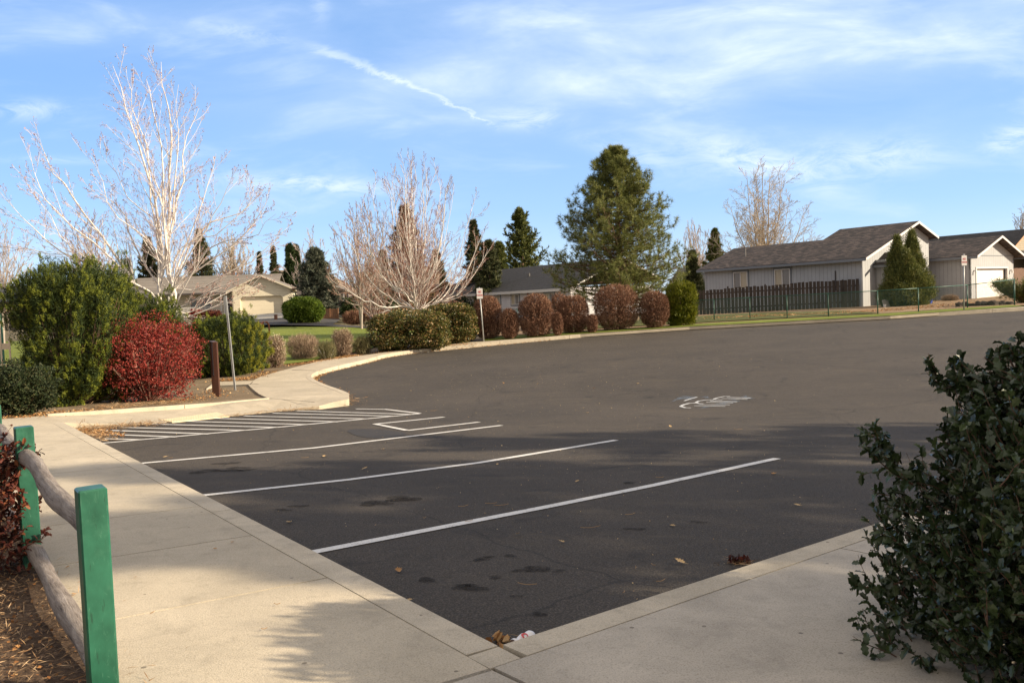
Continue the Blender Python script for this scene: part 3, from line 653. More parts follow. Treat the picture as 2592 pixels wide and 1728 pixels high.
def conifer(name, loc, h, wd, mat, label, seed, nb=90, lb=10, nl=.22, w=.03, droop=-.10, base=.08, pw=.9, sweep=.3, m=14, bark='pine_bark', group=None, irregular=.15, cat='tree', cone='conical', tuft=False):
    rng = np.random.default_rng(seed); o = empty(name, loc, 0, label, cat, group)
    G = Geo(); tr = spline([(0, 0, 0), (wd*.01, 0, h*.5), (0, 0, h)], 8)[None]; G.tubes(tr, np.linspace(h*.02+.03, .015, 8)[None], 8)
    q = base+(1-base)*((np.arange(nb)+rng.random(nb))/nb)**.85; az = np.arange(nb)*2.399+rng.uniform(-.4, .4, nb)
    if cone == 'conical': ln = wd*.5*(1-q)**pw
    else: ln = wd*.5*np.sin(np.clip((1-q)/(1-base)*1.0, 0, 1)**.62*math.pi*.62+.02)/np.sin(math.pi*.5)
    if cone == 'dome': ln = wd*.5*(1-np.clip(q-.02, 0, 1)**1.9)
    ln = (ln+(.03 if cone != 'dome' else .012)*wd)*rng.uniform(1-irregular*1.6, 1+irregular, nb); n = 7; P = np.empty((nb, n, 3)); P[:, 0] = np.column_stack([np.zeros(nb), np.zeros(nb), q*h])
    d = np.column_stack([np.cos(az), np.sin(az), np.full(nb, droop)+.9*(q > .8)*(q-.8)*3])
    for k in range(1, n): d = unit(d+np.array((0, 0, sweep*.25))*(k/n)+rng.normal(size=d.shape)*.05); P[:, k] = P[:, k-1]+d*(ln/(n-1))[:, None]
    R = (ln*.012+.008)[:, None]*np.linspace(1, .2, n)[None]; G.tubes(P, R, 4); 
    P2, R2 = grow(P, R, lb, .10, 1, (30, 65), .42 if not tuft else .36, .10 if not tuft else .22, rng, 4, .10); G.tubes(P2, R2*.8, 3); G.build('trunk', bark, o, smooth=True)
    G = Geo()
    if tuft:
        tp = np.vstack([P2[:, 3], P2[:, 2], P[:, -1]]); td = np.vstack([unit(P2[:, 3]-P2[:, 2]), unit(P2[:, 3]-P2[:, 1]), unit(P[:, -1]-P[:, -2])]); td = unit(td+(0, 0, .35))
        tp = tp+rng.normal(size=tp.shape)*.03; tufts(G, tp, td, m, nl, w, 1.0, rng, axial=.10)
    else:
        i = np.repeat(np.arange(len(P2)), m); t = rng.random(len(i))*3; a = np.minimum(t.astype(int), 2); f = (t-a)[:, None]; pos = P2[i, a]*(1-f)+P2[i, a+1]*f; dr = unit(P2[i, a+1]-P2[i, a])
        blades(G, pos, unit(dr*.8+rng.normal(size=dr.shape)*.5), nl*rng.uniform(.6, 1.1, len(i)), w, rng)
    if not tuft: k_ = 90; zt_ = h*rng.uniform(.93, 1.0, k_); blades(G, np.column_stack([rng.normal(size=(k_, 2))*.05*(h*1.01-zt_)[:, None], zt_]), np.column_stack([rng.normal(size=(k_, 2))*.45, np.full(k_, 1.)]), nl*.8, w, rng)
    i = np.repeat(np.arange(nb), m*5 if not tuft else m); t = rng.random(len(i))**.7*(n-1)*.98+.1; t = np.minimum(t, n-1.01); a = t.astype(int); f = (t-a)[:, None]; pos = P[i, a]*(1-f)+P[i, a+1]*f; dr = unit(P[i, a+1]-P[i, a])
    blades(G, pos, unit(dr*.6+rng.normal(size=dr.shape)*.6), nl*rng.uniform(.6, 1.1, len(i)), w, rng)
    G.build('crown', mat, o); return o

def bush(name, loc, rx, ry, rz, mat, label, cat, seed, n=6000, L=.08, W=.03, amp=.14, inner=.5, bottom=-.97, power=2.0, tmpl='tri', up=.3, out_=.6, zc=None, stems=14, group=None, rand=.7, stemm='stem', tilt=None, extra=None):
    rng = np.random.default_rng(seed); o = empty(name, loc, 0, label, cat, group)
    P, D, t = shell(n, rx, ry, rz, rng, seed, amp, inner, zc, bottom, power); P[:, 2] = np.maximum(P[:, 2], .02)
    d = unit(D*out_+np.array((0, 0, up))+rng.normal(size=D.shape)*rand)
    G = Geo(); M = frames(d, rng); sc = np.column_stack([W*rng.uniform(.7, 1.2, len(P)), L*rng.uniform(.7, 1.2, len(P)), np.full(len(P), L)])
    tv, tf = {'tri': (TRI_V, TRI_F), 'quad': (QUAD_V, QUAD_F), 'leaf': (LEAF_V, LEAF_F)}[tmpl]
    G.scatter(tv, tf, P, M, sc)
    Pf, Df, _ = shell(n//4, rx*.8, ry*.8, rz*.8, rng, seed, amp, .3, (zc or rz)*.95, -.99, power); Pf[:, 2] = np.maximum(Pf[:, 2], .02); G.scatter(tv, tf, Pf, frames(rng.normal(size=Pf.shape), rng), np.column_stack([np.full(len(Pf), W*1.8), np.full(len(Pf), L*1.5), np.full(len(Pf), L)]))
    if stems:
        Gs = Geo(); e, De, _ = shell(stems, rx*.85, ry*.85, rz*.85, rng, seed, amp, .8, zc, -.1, power); k = len(e); st = np.zeros((k, 3)); st[:, :2] = e[:, :2]*.12
        mid = e*.55; mid[:, 2] *= .8; Pl = np.stack([st, mid*.6+st*.4, mid, e], 1); Gs.tubes(Pl, np.linspace(.018, .006, 4)[None]*np.ones((k, 1)), 4); Gs.build('stems', stemm, o)
    G.build('foliage', mat, o); return o
def twiggy(name, loc, rx, ry, rz, mat, label, cat, seed, n=5000, L=.22, W=.012, amp=.08, power=2.4, group=None, stems=60, stemm='stem', heads=0, up=.6, inner=.25, bottom=-.97):
    """leafless clipped shrub: a dense mass of fine twigs"""
    rng = np.random.default_rng(seed); o = empty(name, loc, 0, label, cat, group)
    P, D, t = shell(n, rx, ry, rz, rng, seed, amp, inner, None, bottom, power); P[:, 2] = np.maximum(P[:, 2], .02)
    d = unit(D*.7+np.array((0, 0, up))+rng.normal(size=D.shape)*.45); G = Geo(); blades(G, P-d*L*.5, d, L*rng.uniform(.5, 1.2, len(P)), W, rng)
    k = n//2; r = rng.normal(size=(k, 3)); blades(G, P[:k]-D[:k]*.03, unit(r), L*.45*rng.uniform(.5, 1.2, k), W, rng)
    f = G.build('foliage', mat, o)
    e, De, _ = shell(stems, rx*.95, ry*.95, rz*.95, rng, seed, amp, .8, None, -.3, power); k = len(e); st = np.zeros((k, 3)); st[:, :2] = e[:, :2]*.25; mid = e*.6; mid[:, 2] *= .7
    Gs = Geo(); Gs.tubes(np.stack([st, mid*.5+st*.5, mid, e], 1), np.linspace(.012, .004, 4)[None]*np.ones((k, 1)), 3); Gs.build('stems', stemm, o)
    if heads:
        G = Geo(); hP, hD, _ = shell(heads, rx*1.04, ry*1.04, rz*1.04, rng, seed, amp, .92, None, -.2, power); G.scatter(QUAD_V, QUAD_F, hP, frames(rng.normal(size=hP.shape), rng), np.column_stack([np.full(len(hP), .03)]*3)); so_ = G.build('seed_heads', 'seed_head', f); so_['kind'] = 'stuff'
    return o
def pine_shrub(name, loc, rx, ry, rz, mat, label, seed, n=1500, m=22, L=.10, W=.010, shoot=.22, amp=.16, inner=.55, group=None, power=2.2, yellow=False, lean=(0, 0), tall=0):
    """mountain pine: many upright candle-like shoots covered in short needles"""
    rng = np.random.default_rng(seed); o = empty(name, loc, 0, label, 'shrub', group)
    P, D, t = shell(n, rx, ry, rz, rng, seed, amp, inner, None, -.97, power); P[:, 2] = np.maximum(P[:, 2], .05)
    if tall: P[:, 2] += (rng.random(len(P)) < .10)*(P[:, 2] > rz*1.4)*rng.random(len(P))*tall
    C, Dc = P, unit(D*.5+np.array((lean[0], lean[1], .9))); kk = 20
    P = np.repeat(C, kk, 0)+rng.normal(size=(len(C)*kk, 3))*np.array((.06, .06, .05)); d = unit(np.repeat(Dc, kk, 0)+rng.normal(size=P.shape)*.22)
    kk = 10; P = np.repeat(C, kk, 0); d = unit(np.repeat(Dc, kk, 0)+rng.normal(size=P.shape)*.22); w_ = rng.normal(size=P.shape); w_ = unit(w_)*rng.random((len(P), 1))**.5*np.repeat(rng.uniform(.04, .065, len(C)), kk)[:, None]; P = P+w_*np.array((1, 1, 1.5))
    G = Geo(); tufts(G, P, d, m, L, W, .7, rng, axial=shoot)
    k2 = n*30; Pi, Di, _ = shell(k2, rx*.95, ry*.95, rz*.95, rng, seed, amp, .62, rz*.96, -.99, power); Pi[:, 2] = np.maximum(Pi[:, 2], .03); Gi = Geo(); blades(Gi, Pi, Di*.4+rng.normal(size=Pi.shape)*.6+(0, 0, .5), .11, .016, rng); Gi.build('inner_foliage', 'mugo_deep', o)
    f = G.build('foliage', mat, o)
    if yellow:
        s = P[:, 0] > rx*.72; G = Geo(); tufts(G, P[s]*1.01+(.03, 0, 0), d[s], 9, L, W, .8, rng, axial=shoot); G.build('yellowed_shoots', 'mugo_yellow', f)
    G = Geo(); Q = C[::8]; Pl = np.stack([Q*(.25, .25, .05), Q*(.6, .6, .45), Q*(.9, .9, .85)], 1); G.tubes(Pl, np.array([[.022, .014, .006]])*np.ones((len(Pl), 1)), 4); G.build('branches', 'stem', o)
    return o

# ------------------------------------------------------------------ foreground rail fence
plain('green_paint', (.009, .080, .046), .38, .22, 3.5, c2=(.022, .130, .078), fine=14, stretch=(1, 1, .6))
m = MATS['green_paint']; nt = m.node_tree; b = nt.nodes['Principled BSDF']; old = b.inputs['Base Color'].links[0].from_socket
vec = tcoord(nt, 'Object', (1, 1, .22)); s1 = noise(nt, vec, 60, 4, .8, 1.5); s2 = noise(nt, tcoord(nt), 3.0, 6, .7); s3 = noise(nt, tcoord(nt, 'Object', (6, 6, 1)), 9, 3, .6)
c1 = MIX(nt, RAMP(nt, s1, [(.60, (0, 0, 0)), (.70, (.5, .5, .5))]), old, (.10, .25, .17)); c1 = MIX(nt, RAMP(nt, s2, [(.50, (0, 0, 0)), (.72, (.55, .55, .55))]), c1, (.085, .23, .15)); c1 = MIX(nt, RAMP(nt, s3, [(.66, (0, 0, 0)), (.72, (.7, .7, .7))]), c1, (.012, .045, .028)); nt.links.new(c1, b.inputs['Base Color'])
T1 = at(229, 3.1, 1233); T0 = at(59, 5.0, 1079); fb = Vector((T0.x, T0.y, float(H(T0.x, T0.y))+.10))
ff = empty('rail_fence', (fb.x, fb.y, fb.z), 0, 'low fence of square green posts and weathered round log rails beside the left sidewalk', 'fence')
dv_ = T1-T0; dirf = np.array((dv_.x, dv_.y)); SP = float(np.linalg.norm(dirf)); dirf /= SP
def post(k):
    p = np.array((T0.x, T0.y))+dirf*SP*k; zt = {0: T0.z, 1: T1.z}.get(k, T0.z+(T0.z-T1.z)*(-k)-.05 if k < 0 else T1.z+.06); a = math.atan2(dirf[1], dirf[0]); hw = .050
    c, s = math.cos(a), math.sin(a); G = Geo(); bev = .006; R = np.array([[c, -s, 0], [s, c, 0], [0, 0, 1]])
    prof = [(-hw+bev, -hw), (hw-bev, -hw), (hw, -hw+bev), (hw, hw-bev), (hw-bev, hw), (-hw+bev, hw), (-hw, hw-bev), (-hw, -hw+bev)]
    V = []; z0 = float(H(*p))-.2
    for zz, f in ((z0, 1), (zt-.006, 1), (zt, .9)): V += [(*(np.array((x*f, y*f))), zz) for x, y in prof]
    V = np.array(V)@R.T+np.array((p[0], p[1], 0))-np.array(fb)
    n = 8; Fc = [(i, (i+1) % n, n+(i+1) % n, n+i) for i in range(n)]+[(n+i, n+(i+1) % n, 2*n+(i+1) % n, 2*n+i) for i in range(n)]+[tuple(range(2*n, 3*n))]
    G.add(V, Fc); G.build('post', 'green_paint', ff); return p, zt
pp = [post(k) for k in (-1, 0, 1)]
m, nt, b = newmat('weathered_log'); t_ = N(nt, 'ShaderNodeTexCoord'); vr = N(nt, 'ShaderNodeVectorRotate', rotation_type='Z_AXIS'); nt.links.new(t_.outputs['Object'], vr.inputs[0]); vr.inputs['Angle'].default_value = -math.atan2(dirf[1], dirf[0])
mp = N(nt, 'ShaderNodeMapping'); nt.links.new(vr.outputs[0], mp.inputs[0]); mp.inputs['Scale'].default_value = (.09, 1, 1); n = noise(nt, mp.outputs[0], 45, 6, .75, .4); n2 = noise(nt, t_.outputs['Object'], 6, 5, .6)
f = MATH(nt, 'ADD', MATH(nt, 'MULTIPLY', n, .75), MATH(nt, 'MULTIPLY', n2, .25)); nt.links.new(RAMP(nt, f, [(.34, (.035, .027, .022)), (.43, (.20, .165, .14)), (.6, (.34, .295, .26)), (.75, (.45, .40, .36))]), b.inputs['Base Color']); b.inputs['Roughness'].default_value = .9; bump(nt, b, f, 1.0, .03)
rng = np.random.default_rng(5)
for j in (0, 1):
    (p0, z0), (p1, z1) = pp[j], pp[j+1]
    for hgt in (-.18, -.745):
        n = 26; t = np.linspace(-.02, 1.01, n); P = np.outer(1-t, p0)+np.outer(t, p1); z = (1-t)*z0+t*z1+hgt+.012*np.sin(t*7+j+hgt*5)
        
        P = np.column_stack([P[:, 0]-fb.x+.01*np.sin(t*9), P[:, 1]-fb.y, z-fb.z]); r = .043*(1+.10*np.sin(t*11+j)+rng.normal(size=n)*.04); r[0] *= .75; r[-1] *= .8
        G = Geo(); k = 14; G.tubes(P[None], r[None], k, cap=True)
        V = G.v[0]; V += rng.normal(size=(1, k, 1)).repeat(n, 0).reshape(-1, 1)*.0022*np.ones((1, 3)); G.build('rail', 'weathered_log', ff, smooth=True)

# evergreen shrub close on the right, in shade
def sprays(P0, D0, L0, rng, nleaf, leafL, leafW, Gs, Gl, r=.004, up=.15, n=6, droop=0):
    q = len(P0); P = np.empty((q, n, 3)); P[:, 0] = P0; d = unit(D0)
    for k in range(1, n): d = unit(d+np.array((0, 0, up))+rng.normal(size=d.shape)*.18); P[:, k] = P[:, k-1]+d*(np.asarray(L0)/(n-1))[:, None]
    Gs.tubes(P, r*np.linspace(1, .35, n)[None]*np.ones((q, 1)), 4)
    i = np.repeat(np.arange(q), nleaf); t = rng.random(len(i))*(n-1.02); a = t.astype(int); f = (t-a)[:, None]; pos = P[i, a]*(1-f)+P[i, a+1]*f; tg = unit(P[i, a+1]-P[i, a])
    dd = unit(tg*.5+rng.normal(size=tg.shape)*.75); hint = unit(rng.normal(size=tg.shape)*.6+np.array((0, 0, 1.)))
    M = frames(dd, rng, hint=hint); s = rng.uniform(.65, 1.2, len(i)); Gl.scatter(HOLLY_V, HOLLY_F, pos, M, np.column_stack([leafW*s, leafL*s, leafL*s*rng.uniform(.3, 1.4, len(i))])); return P
HOLLY_V = [(0, -.12, 0), (.34, .12, .16), (.26, .26, .10), (.50, .42, .20), (.34, .58, .12), (.40, .78, .16), (0, 1.02, -.10), (-.40, .78, .16), (-.34, .58, .12), (-.50, .42, .20), (-.26, .26, .10), (-.34, .12, .16), (0, .2, 0), (0, .6, .02)]
HOLLY_F = [(0, 1, 12), (1, 2, 12), (2, 13, 12), (2, 3, 13), (3, 4, 13), (4, 5, 13), (5, 6, 13), (6, 7, 13), (7, 8, 13), (8, 9, 13), (9, 10, 13), (10, 12, 13), (10, 11, 12), (11, 0, 12)]
cz = float(H(2.45, 3.3))+SW; o = empty('evergreen_shrub', (2.50, 3.06, cz), 0, 'large dark glossy evergreen shrub close up at the right edge, leaning over the sidewalk', 'shrub'); o.scale = (1, 1, 1.15)
rng = np.random.default_rng(11); Gs, Gl = Geo(), Geo()
# crown profile (radius towards the walk, by height) taken from the plant's outline
def prof(z): return np.interp(z, [0, .22, .42, .53, .64, .80, .95, 1.08, 1.2], [1.0, 1.04, 1.04, .94, .84, .86, .70, .48, .12])
q = 4300; z = rng.uniform(-.06, 1.14, q); az = rng.uniform(0, 2*math.pi, q); rad = prof(z)*rng.uniform(.62, 1.0, q)*(1+.09*np.sin(3*az+4*z)+.06*np.sin(7*az-5*z))
P0 = np.column_stack([np.cos(az)*rad, np.sin(az)*rad*1.1, z]); D0 = np.column_stack([np.cos(az), np.sin(az), np.full(q, .7)])+rng.normal(size=(q, 3))*.5
sprays(P0-unit(D0)*.10, D0, rng.uniform(.10, .2, q), rng, 10, .040, .030, Gs, Gl, .0028)
q = 1100; z = rng.uniform(.02, 1.05, q); rad = prof(z)*rng.uniform(.1, .7, q); az = rng.uniform(0, 2*math.pi, q); P0 = np.column_stack([np.cos(az)*rad, np.sin(az)*rad, z]); sprays(P0, rng.normal(size=(q, 3)), rng.uniform(.12, .25, q), rng, 11, .046, .034, Gs, Gl)
# long side shoots that stick out of the crown, pointing to the walk (left) and up
arms = [((-.78, -.3, .50), (-1, -.1, .25), .18), ((-.80, -.1, .60), (-1, 0, .35), .14), ((-.8, .2, .42), (-1, .2, .10), .36), ((-.72, 0, .98), (-1, 0, .35), .20), ((-.60, .3, 1.12), (-1, .1, .4), .16), ((-.82, -.2, .30), (-1, -.2, .0), .3), ((-.8, .1, .2), (-1, .1, .1), .25), ((-.75, .5, .7), (-1, .3, .5), .3), ((.0, .3, 1.30), (-.6, .2, .5), .2), ((-.85, -.45, .66), (-1, -.3, .3), .22)]
for a, d, l in arms:
    a = (a[0], a[1], a[2]*.84)
    m_ = 3; P0 = np.array([a])+rng.normal(size=(m_, 3))*.05; D0 = np.array([d])+rng.normal(size=(m_, 3))*.22; Pm = sprays(P0, D0, np.full(m_, l)*rng.uniform(.6, 1.1, m_), rng, 24, .042, .032, Gs, Gl, .004, .10, 7)
    sub = Pm[:, 2:6].reshape(-1, 3); sprays(sub, rng.normal(size=sub.shape)+np.array(d)*.8, rng.uniform(.06, .14, len(sub)), rng, 10, .036, .027, Gs, Gl, .0022)
for k in range(26):
    az_ = rng.uniform(0, 6.28); Gs.tubes(spline([(0, 0, -.05), (math.cos(az_)*.25, math.sin(az_)*.25, .35), (math.cos(az_)*.6, math.sin(az_)*.6, rng.uniform(.6, 1.1))], 6)[None], np.linspace(.014, .004, 6)[None], 5)
Gs.build('branches', 'stem', o, smooth=True); Gl.build('foliage', 'holly', o)
# red-leaved shrub pushing through the rail fence at the left edge
def edge_shrub(px, D, h, r, mat, label, seed, q=300, nl=14, ls=.04):
    p = at(px, D); o = empty('shrub', (p.x, p.y, p.z+.1), 0, label, 'shrub'); rng = np.random.default_rng(seed); Gs, Gl = Geo(), Geo(); az = rng.uniform(0, 6.28, q); z = rng.uniform(0, h, q); rr = r*np.sqrt(np.clip(1-(z/h)**3, 0, 1))*rng.uniform(.4, 1, q)
    sprays(np.column_stack([np.cos(az)*rr, np.sin(az)*rr, z]), np.column_stack([np.cos(az), np.sin(az), np.full(q, .6)]), rng.uniform(.1, .25, q), rng, nl, ls, ls*.6, Gs, Gl, .003)
    Gs.build('branches', 'stem', o); Gl.build('foliage', mat, o); return o
leafm('dusky_red', [(.05, (.025, .016, .009)), (.45, (.085, .024, .018)), (.75, (.18, .045, .026)), (.95, (.38, .17, .07))], .5, .25)
edge_shrub(-62, 4.9, .72, .20, 'dusky_red', 'dull red low shrub pushing through the log rails behind the far green post', 3, 240)
edge_shrub(-160, 6.6, .75, .4, 'dusky_red', 'dusky red shrub at the left edge further up the sidewalk', 4, 420)

# ------------------------------------------------------------------ shrubs along the walks
def px2m(n, D): return n/FPX*D
def place(x, y, off=.11): return g(x, y, off)
def shr(fn, x0, x1, ytop, ybase, *a, off=.11, depth=.9, D=None, **k):
    """shrub whose foot, width and height come from where it stands"""
    xc = (x0+x1)/2; p = g(xc, ybase, off) if D is None else at(xc, D); r = px2m(x1-x0, p.y)/2
    pc = at(xc, p.y+r*depth*(1 if D is None else 0)); top = at(xc, pc.y, ytop).z; pc.z = float(H(pc.x, pc.y))+off-.02
    s = pc.y/p.y; return fn(a[0], (pc.x, pc.y, pc.z), r*s, r*s*depth, (top-pc.z)/2*1.0, *a[1:], **k)
print('D mugo', g(176, 1038, .11), 'red', g(372, 1022, .11), 'mugoR', g(572, 957, .11), 'pole', g(596, 987, .11), 'bulb', far_kerb[0], 'hedge', g(1150, 880, .15))
shr(pine_shrub, 52, 300, 662, 1030, 'mountain_pine', 'mugo', 'tallest dark green mountain pine shrub at the far left, standing left of the red shrub', 21, n=1900, m=11, L=.046, W=.012, shoot=.10, amp=.17, power=2.7, tall=.15)
shr(pine_shrub, 205, 350, 672, 985, 'mountain_pine', 'mugo', 'bushy green mountain pine behind the red shrub and right of the tallest one', 22, n=1100, m=11, L=.046, W=.012, shoot=.10, amp=.18, power=2.3, tall=.3)
shr(pine_shrub, 320, 465, 752, 975, 'mountain_pine', 'mugo', 'low loose mountain pine below the white-barked tree, behind the red shrub', 23, n=800, m=11, L=.046, W=.012, shoot=.10, amp=.22, tall=.25)
shr(pine_shrub, 470, 664, 796, 957, 'mountain_pine', 'mugo', 'rounded mountain pine with a yellowed right side, behind the bare metal sign post', 24, n=1250, m=11, L=.042, W=.012, shoot=.10, amp=.10, power=2.8, yellow=True, tall=.35)
shr(bush, 232, 500, 800, 1022, 'red_shrub', 'red_leaf', 'bright red-leaved shrub in front of the mountain pines beside the raised kerb', 'shrub', 25, n=13000, L=.055, W=.030, tmpl='leaf', amp=.15, inner=.5, stems=120, stemm='red_twig', rand=.8)
shr(bush, -60, 120, 925, 1058, 'dark_shrub', 'dark_shrub', 'low dark broad-leaved shrub in the shade at the far left, by the sidewalk bend', 'shrub', 26, n=9000, L=.06, W=.035, tmpl='leaf', amp=.2)
shr(twiggy, 664, 718, 848, 932, 'dry_shrub', 'tan_twig', 'pale tan leafless shrub dotted with seed heads, right of the yellowed mountain pine', 'shrub', 31, n=5000, L=.16, W=.010, heads=260)
shr(twiggy, 722, 806, 846, 912, 'dry_shrub', 'tan_twig', 'wide vase-shaped grey-brown leafless shrub with lawn behind it, left of the olive one', 'shrub', 32, n=5000, L=.24, W=.010, up=.9, heads=40)
shr(twiggy, 800, 846, 862, 911, 'dry_shrub', 'olive_twig', 'small olive-green twiggy shrub with a few white stems, between two tan shrubs', 'shrub', 33, n=2600, L=.22, W=.010, up=1.2, stemm='white_bark', stems=24)
shr(twiggy, 836, 892, 832, 903, 'dry_shrub', 'tan_twig', 'tallest pinkish tan leafless shrub with dead leaves heaped round its foot', 'shrub', 34, n=5200, L=.20, W=.010, heads=60)
shr(twiggy, 892, 936, 850, 898, 'dry_shrub', 'olive_twig', 'olive-green upright twiggy shrub directly left of the broad-leaved hedge', 'shrub', 35, n=2800, L=.24, W=.010, up=1.3)
shr(bush, 932, 1140, 788, 890, 'hedge', 'photinia', 'darker left half of the clipped broad-leaved hedge below the large bare tree', 'hedge', 36, n=26000, L=.085, W=.055, tmpl='quad', amp=.07, power=3.2, inner=.5, rand=.9, depth=.7)
shr(bush, 1072, 1206, 771, 874, 'hedge', 'photinia', 'greener clipped broad-leaved hedge end just left of the first no parking sign', 'hedge', 37, n=24000, L=.085, W=.055, tmpl='quad', amp=.06, power=3.4, inner=.5, rand=.9, depth=.8)
for x0, x1, yt, yb, lab, n in ((1196, 1272, 748, 860, 'brown clipped leafless shrub directly behind the first no parking sign', 7000), (1264, 1314, 780, 859, 'low brown leafless shrub under the small double-hung window of the white house', 4000),
        (1312, 1401, 743, 855, 'tall rounded brown leafless shrub, right of the low brown one', 7500), (1410, 1492, 746, 845, 'rounded brown leafless shrub under the left side of the great pine', 7000), (1396, 1424, 790, 850, 'narrow dark brown shrub wedged between two tall rounded ones', 2500), (1484, 1512, 795, 843, 'low brown shrub filling the gap left of the largest globe-shaped one', 2500),
        (1503, 1619, 719, 838, 'largest globe-shaped brown leafless shrub, below the middle of the great pine', 9000), (1619, 1694, 735, 832, 'upright brown clipped shrub directly left of the bright green one', 7000)):
    shr(twiggy, x0, x1, yt, yb, 'clipped_shrub', 'brown_twig', lab, 'shrub', int(x0), n=n*2, L=.15, W=.017, off=.15, depth=.85, amp=.035, group='brown clipped shrubs along the far sidewalk', power=2.35)
shr(twiggy, 1394, 1440, 740, 838, 'clipped_shrub', 'brown_twig', 'dark red-brown shrub standing behind the row, under the left edge of the pine', 'shrub', 41, n=4000, L=.18, W=.018, off=.15)
shr(bush, 1688, 1762, 716, 826, 'arborvitae', 'arborvitae', 'bright green upright shrub at the right end of the brown clipped row', 'shrub', 42, n=13000, L=.13, W=.035, amp=.10, power=2.8, up=.9, rand=.4, off=.15)
shr(bush, 721, 816, 755, 819, 'round_shrub', 'round_green', 'smooth round green shrub beside the driveway of the cream house', 'shrub', 43, n=16000, L=.22, W=.10, amp=.06, power=2.4, off=.16, rand=.5)
for x0, x1, yt, D, lab, seed in ((1070, 1150, 757, 44, 'shaded dark shrub peeping over the hedge behind the first sign', 1), (1130, 1200, 750, 46, 'olive shrub behind the hedge at the corner of the white house', 2)):
    shr(bush, x0, x1, yt, 0, 'garden_shrub', 'dark_shrub', lab, 'shrub', 50+seed, D=D, n=5000, L=.12, W=.06, tmpl='quad')
for x0, x1, yt, D, lab, seed in ((868, 925, 786, 66, 'dark red-brown low shrub left of the slim bare tree trunk on the lawn', 1), (925, 1010, 780, 66, 'dark red-brown low shrub behind the many-stemmed bare tree', 2), (1000, 1075, 770, 60, 'dark red-brown shrub behind the hedge, left of the large bare tree', 3)):
    shr(twiggy, x0, x1, yt, 0, 'low_shrub', 'brown_twig', lab, 'shrub', 60+seed, D=D, n=4500, L=.25, W=.03)
for x0, x1, yt, D, lab, seed in ((866, 912, 755, 76, 'dark green shrub at the corner of the small tan house', 1), (940, 1010, 745, 72, 'dark green shrub deep behind the bare trees', 3)):
    shr(bush, x0, x1, yt, 0, 'garden_shrub', 'cypress', lab, 'shrub', 70+seed, D=D, n=5000, L=.2, W=.08)
shr(bush, 478, 512, 784, 0, 'small_red_shrub', 'red_leaf', 'small dark red shrub under the porch railing of the cream house', 'shrub', 75, D=88, n=2500, L=.16, W=.1, tmpl='quad')
shr(bush, 512, 560, 786, 0, 'small_red_shrub', 'dusky_red', 'brownish shrub right of the small red one by the cream house porch', 'shrub', 76, D=88, n=2500, L=.16, W=.1, tmpl='quad')
# by the grey house
def cones(name, tips, mat, label, seed, n=16000, L=.12, W=.035):
    rng = np.random.default_rng(seed); base = at(tips[0][0], tips[0][2]); o = empty(name, (base.x, base.y, float(H(base.x, base.y))+.1), 0, label, 'shrub'); G = Geo(); Gs = Geo()
    for (x, yt, D, wpx, dens) in tips:
        c = at(x, D); hh = at(x, D, yt).z-float(o.location.z); r = px2m(wpx, D)/2; q = int(n*dens); z = rng.random(q)**.8; az = rng.uniform(0, 6.28, q); f = (1+.14*np.sin(3*az+9*z+seed)+.10*np.sin(7*az-14*z))
        nc = q//45; zc_ = rng.random(nc)**.85; ac = rng.uniform(0, 6.28, nc); rc = r*np.minimum(1, (1-zc_)*1.25+.03)*np.minimum(1, .72+zc_*1.6)*(1+.14*np.sin(3*ac+9*zc_+seed))*(1-.35*rng.random(nc)**2)
        C = np.column_stack([c.x-o.location.x+np.cos(ac)*rc, c.y-o.location.y+np.sin(ac)*rc, zc_*hh]); P = np.repeat(C, 45, 0); P = P+rng.normal(size=P.shape)*np.array((.09, .09, .13)); az = np.repeat(ac, 45); z = np.repeat(zc_, 45); q = len(P)
        blades(G, P, np.column_stack([np.cos(az)*.5, np.sin(az)*.5, np.full(q, .9)])+rng.normal(size=(q, 3))*.35, L*rng.uniform(.6, 1.2, q), W, rng)
        q2 = q//3; z = rng.random(q2); az = rng.uniform(0, 6.28, q2); rad = r*.7*np.minimum(1, (1-z)*1.25)*rng.random(q2)**.5; blades(G, np.column_stack([c.x-o.location.x+np.cos(az)*rad, c.y-o.location.y+np.sin(az)*rad, z*hh]), rng.normal(size=(q2, 3)), L*1.3, W*2, rng)
        Gs.cyl((c.x-o.location.x, c.y-o.location.y, -.1), (c.x-o.location.x, c.y-o.location.y, hh*.8), .07, .02)
    Gs.build('trunk', 'pine_bark', o); G.build('foliage', mat, o); return o
cones('juniper', [(2274, 603, 50.2, 84, .42), (2311, 592, 50.8, 98, .6), (2296, 640, 49.6, 126, .7)], 'juniper', 'two-pointed dark green juniper standing against the front of the grey house', 81, n=40000, W=.045)
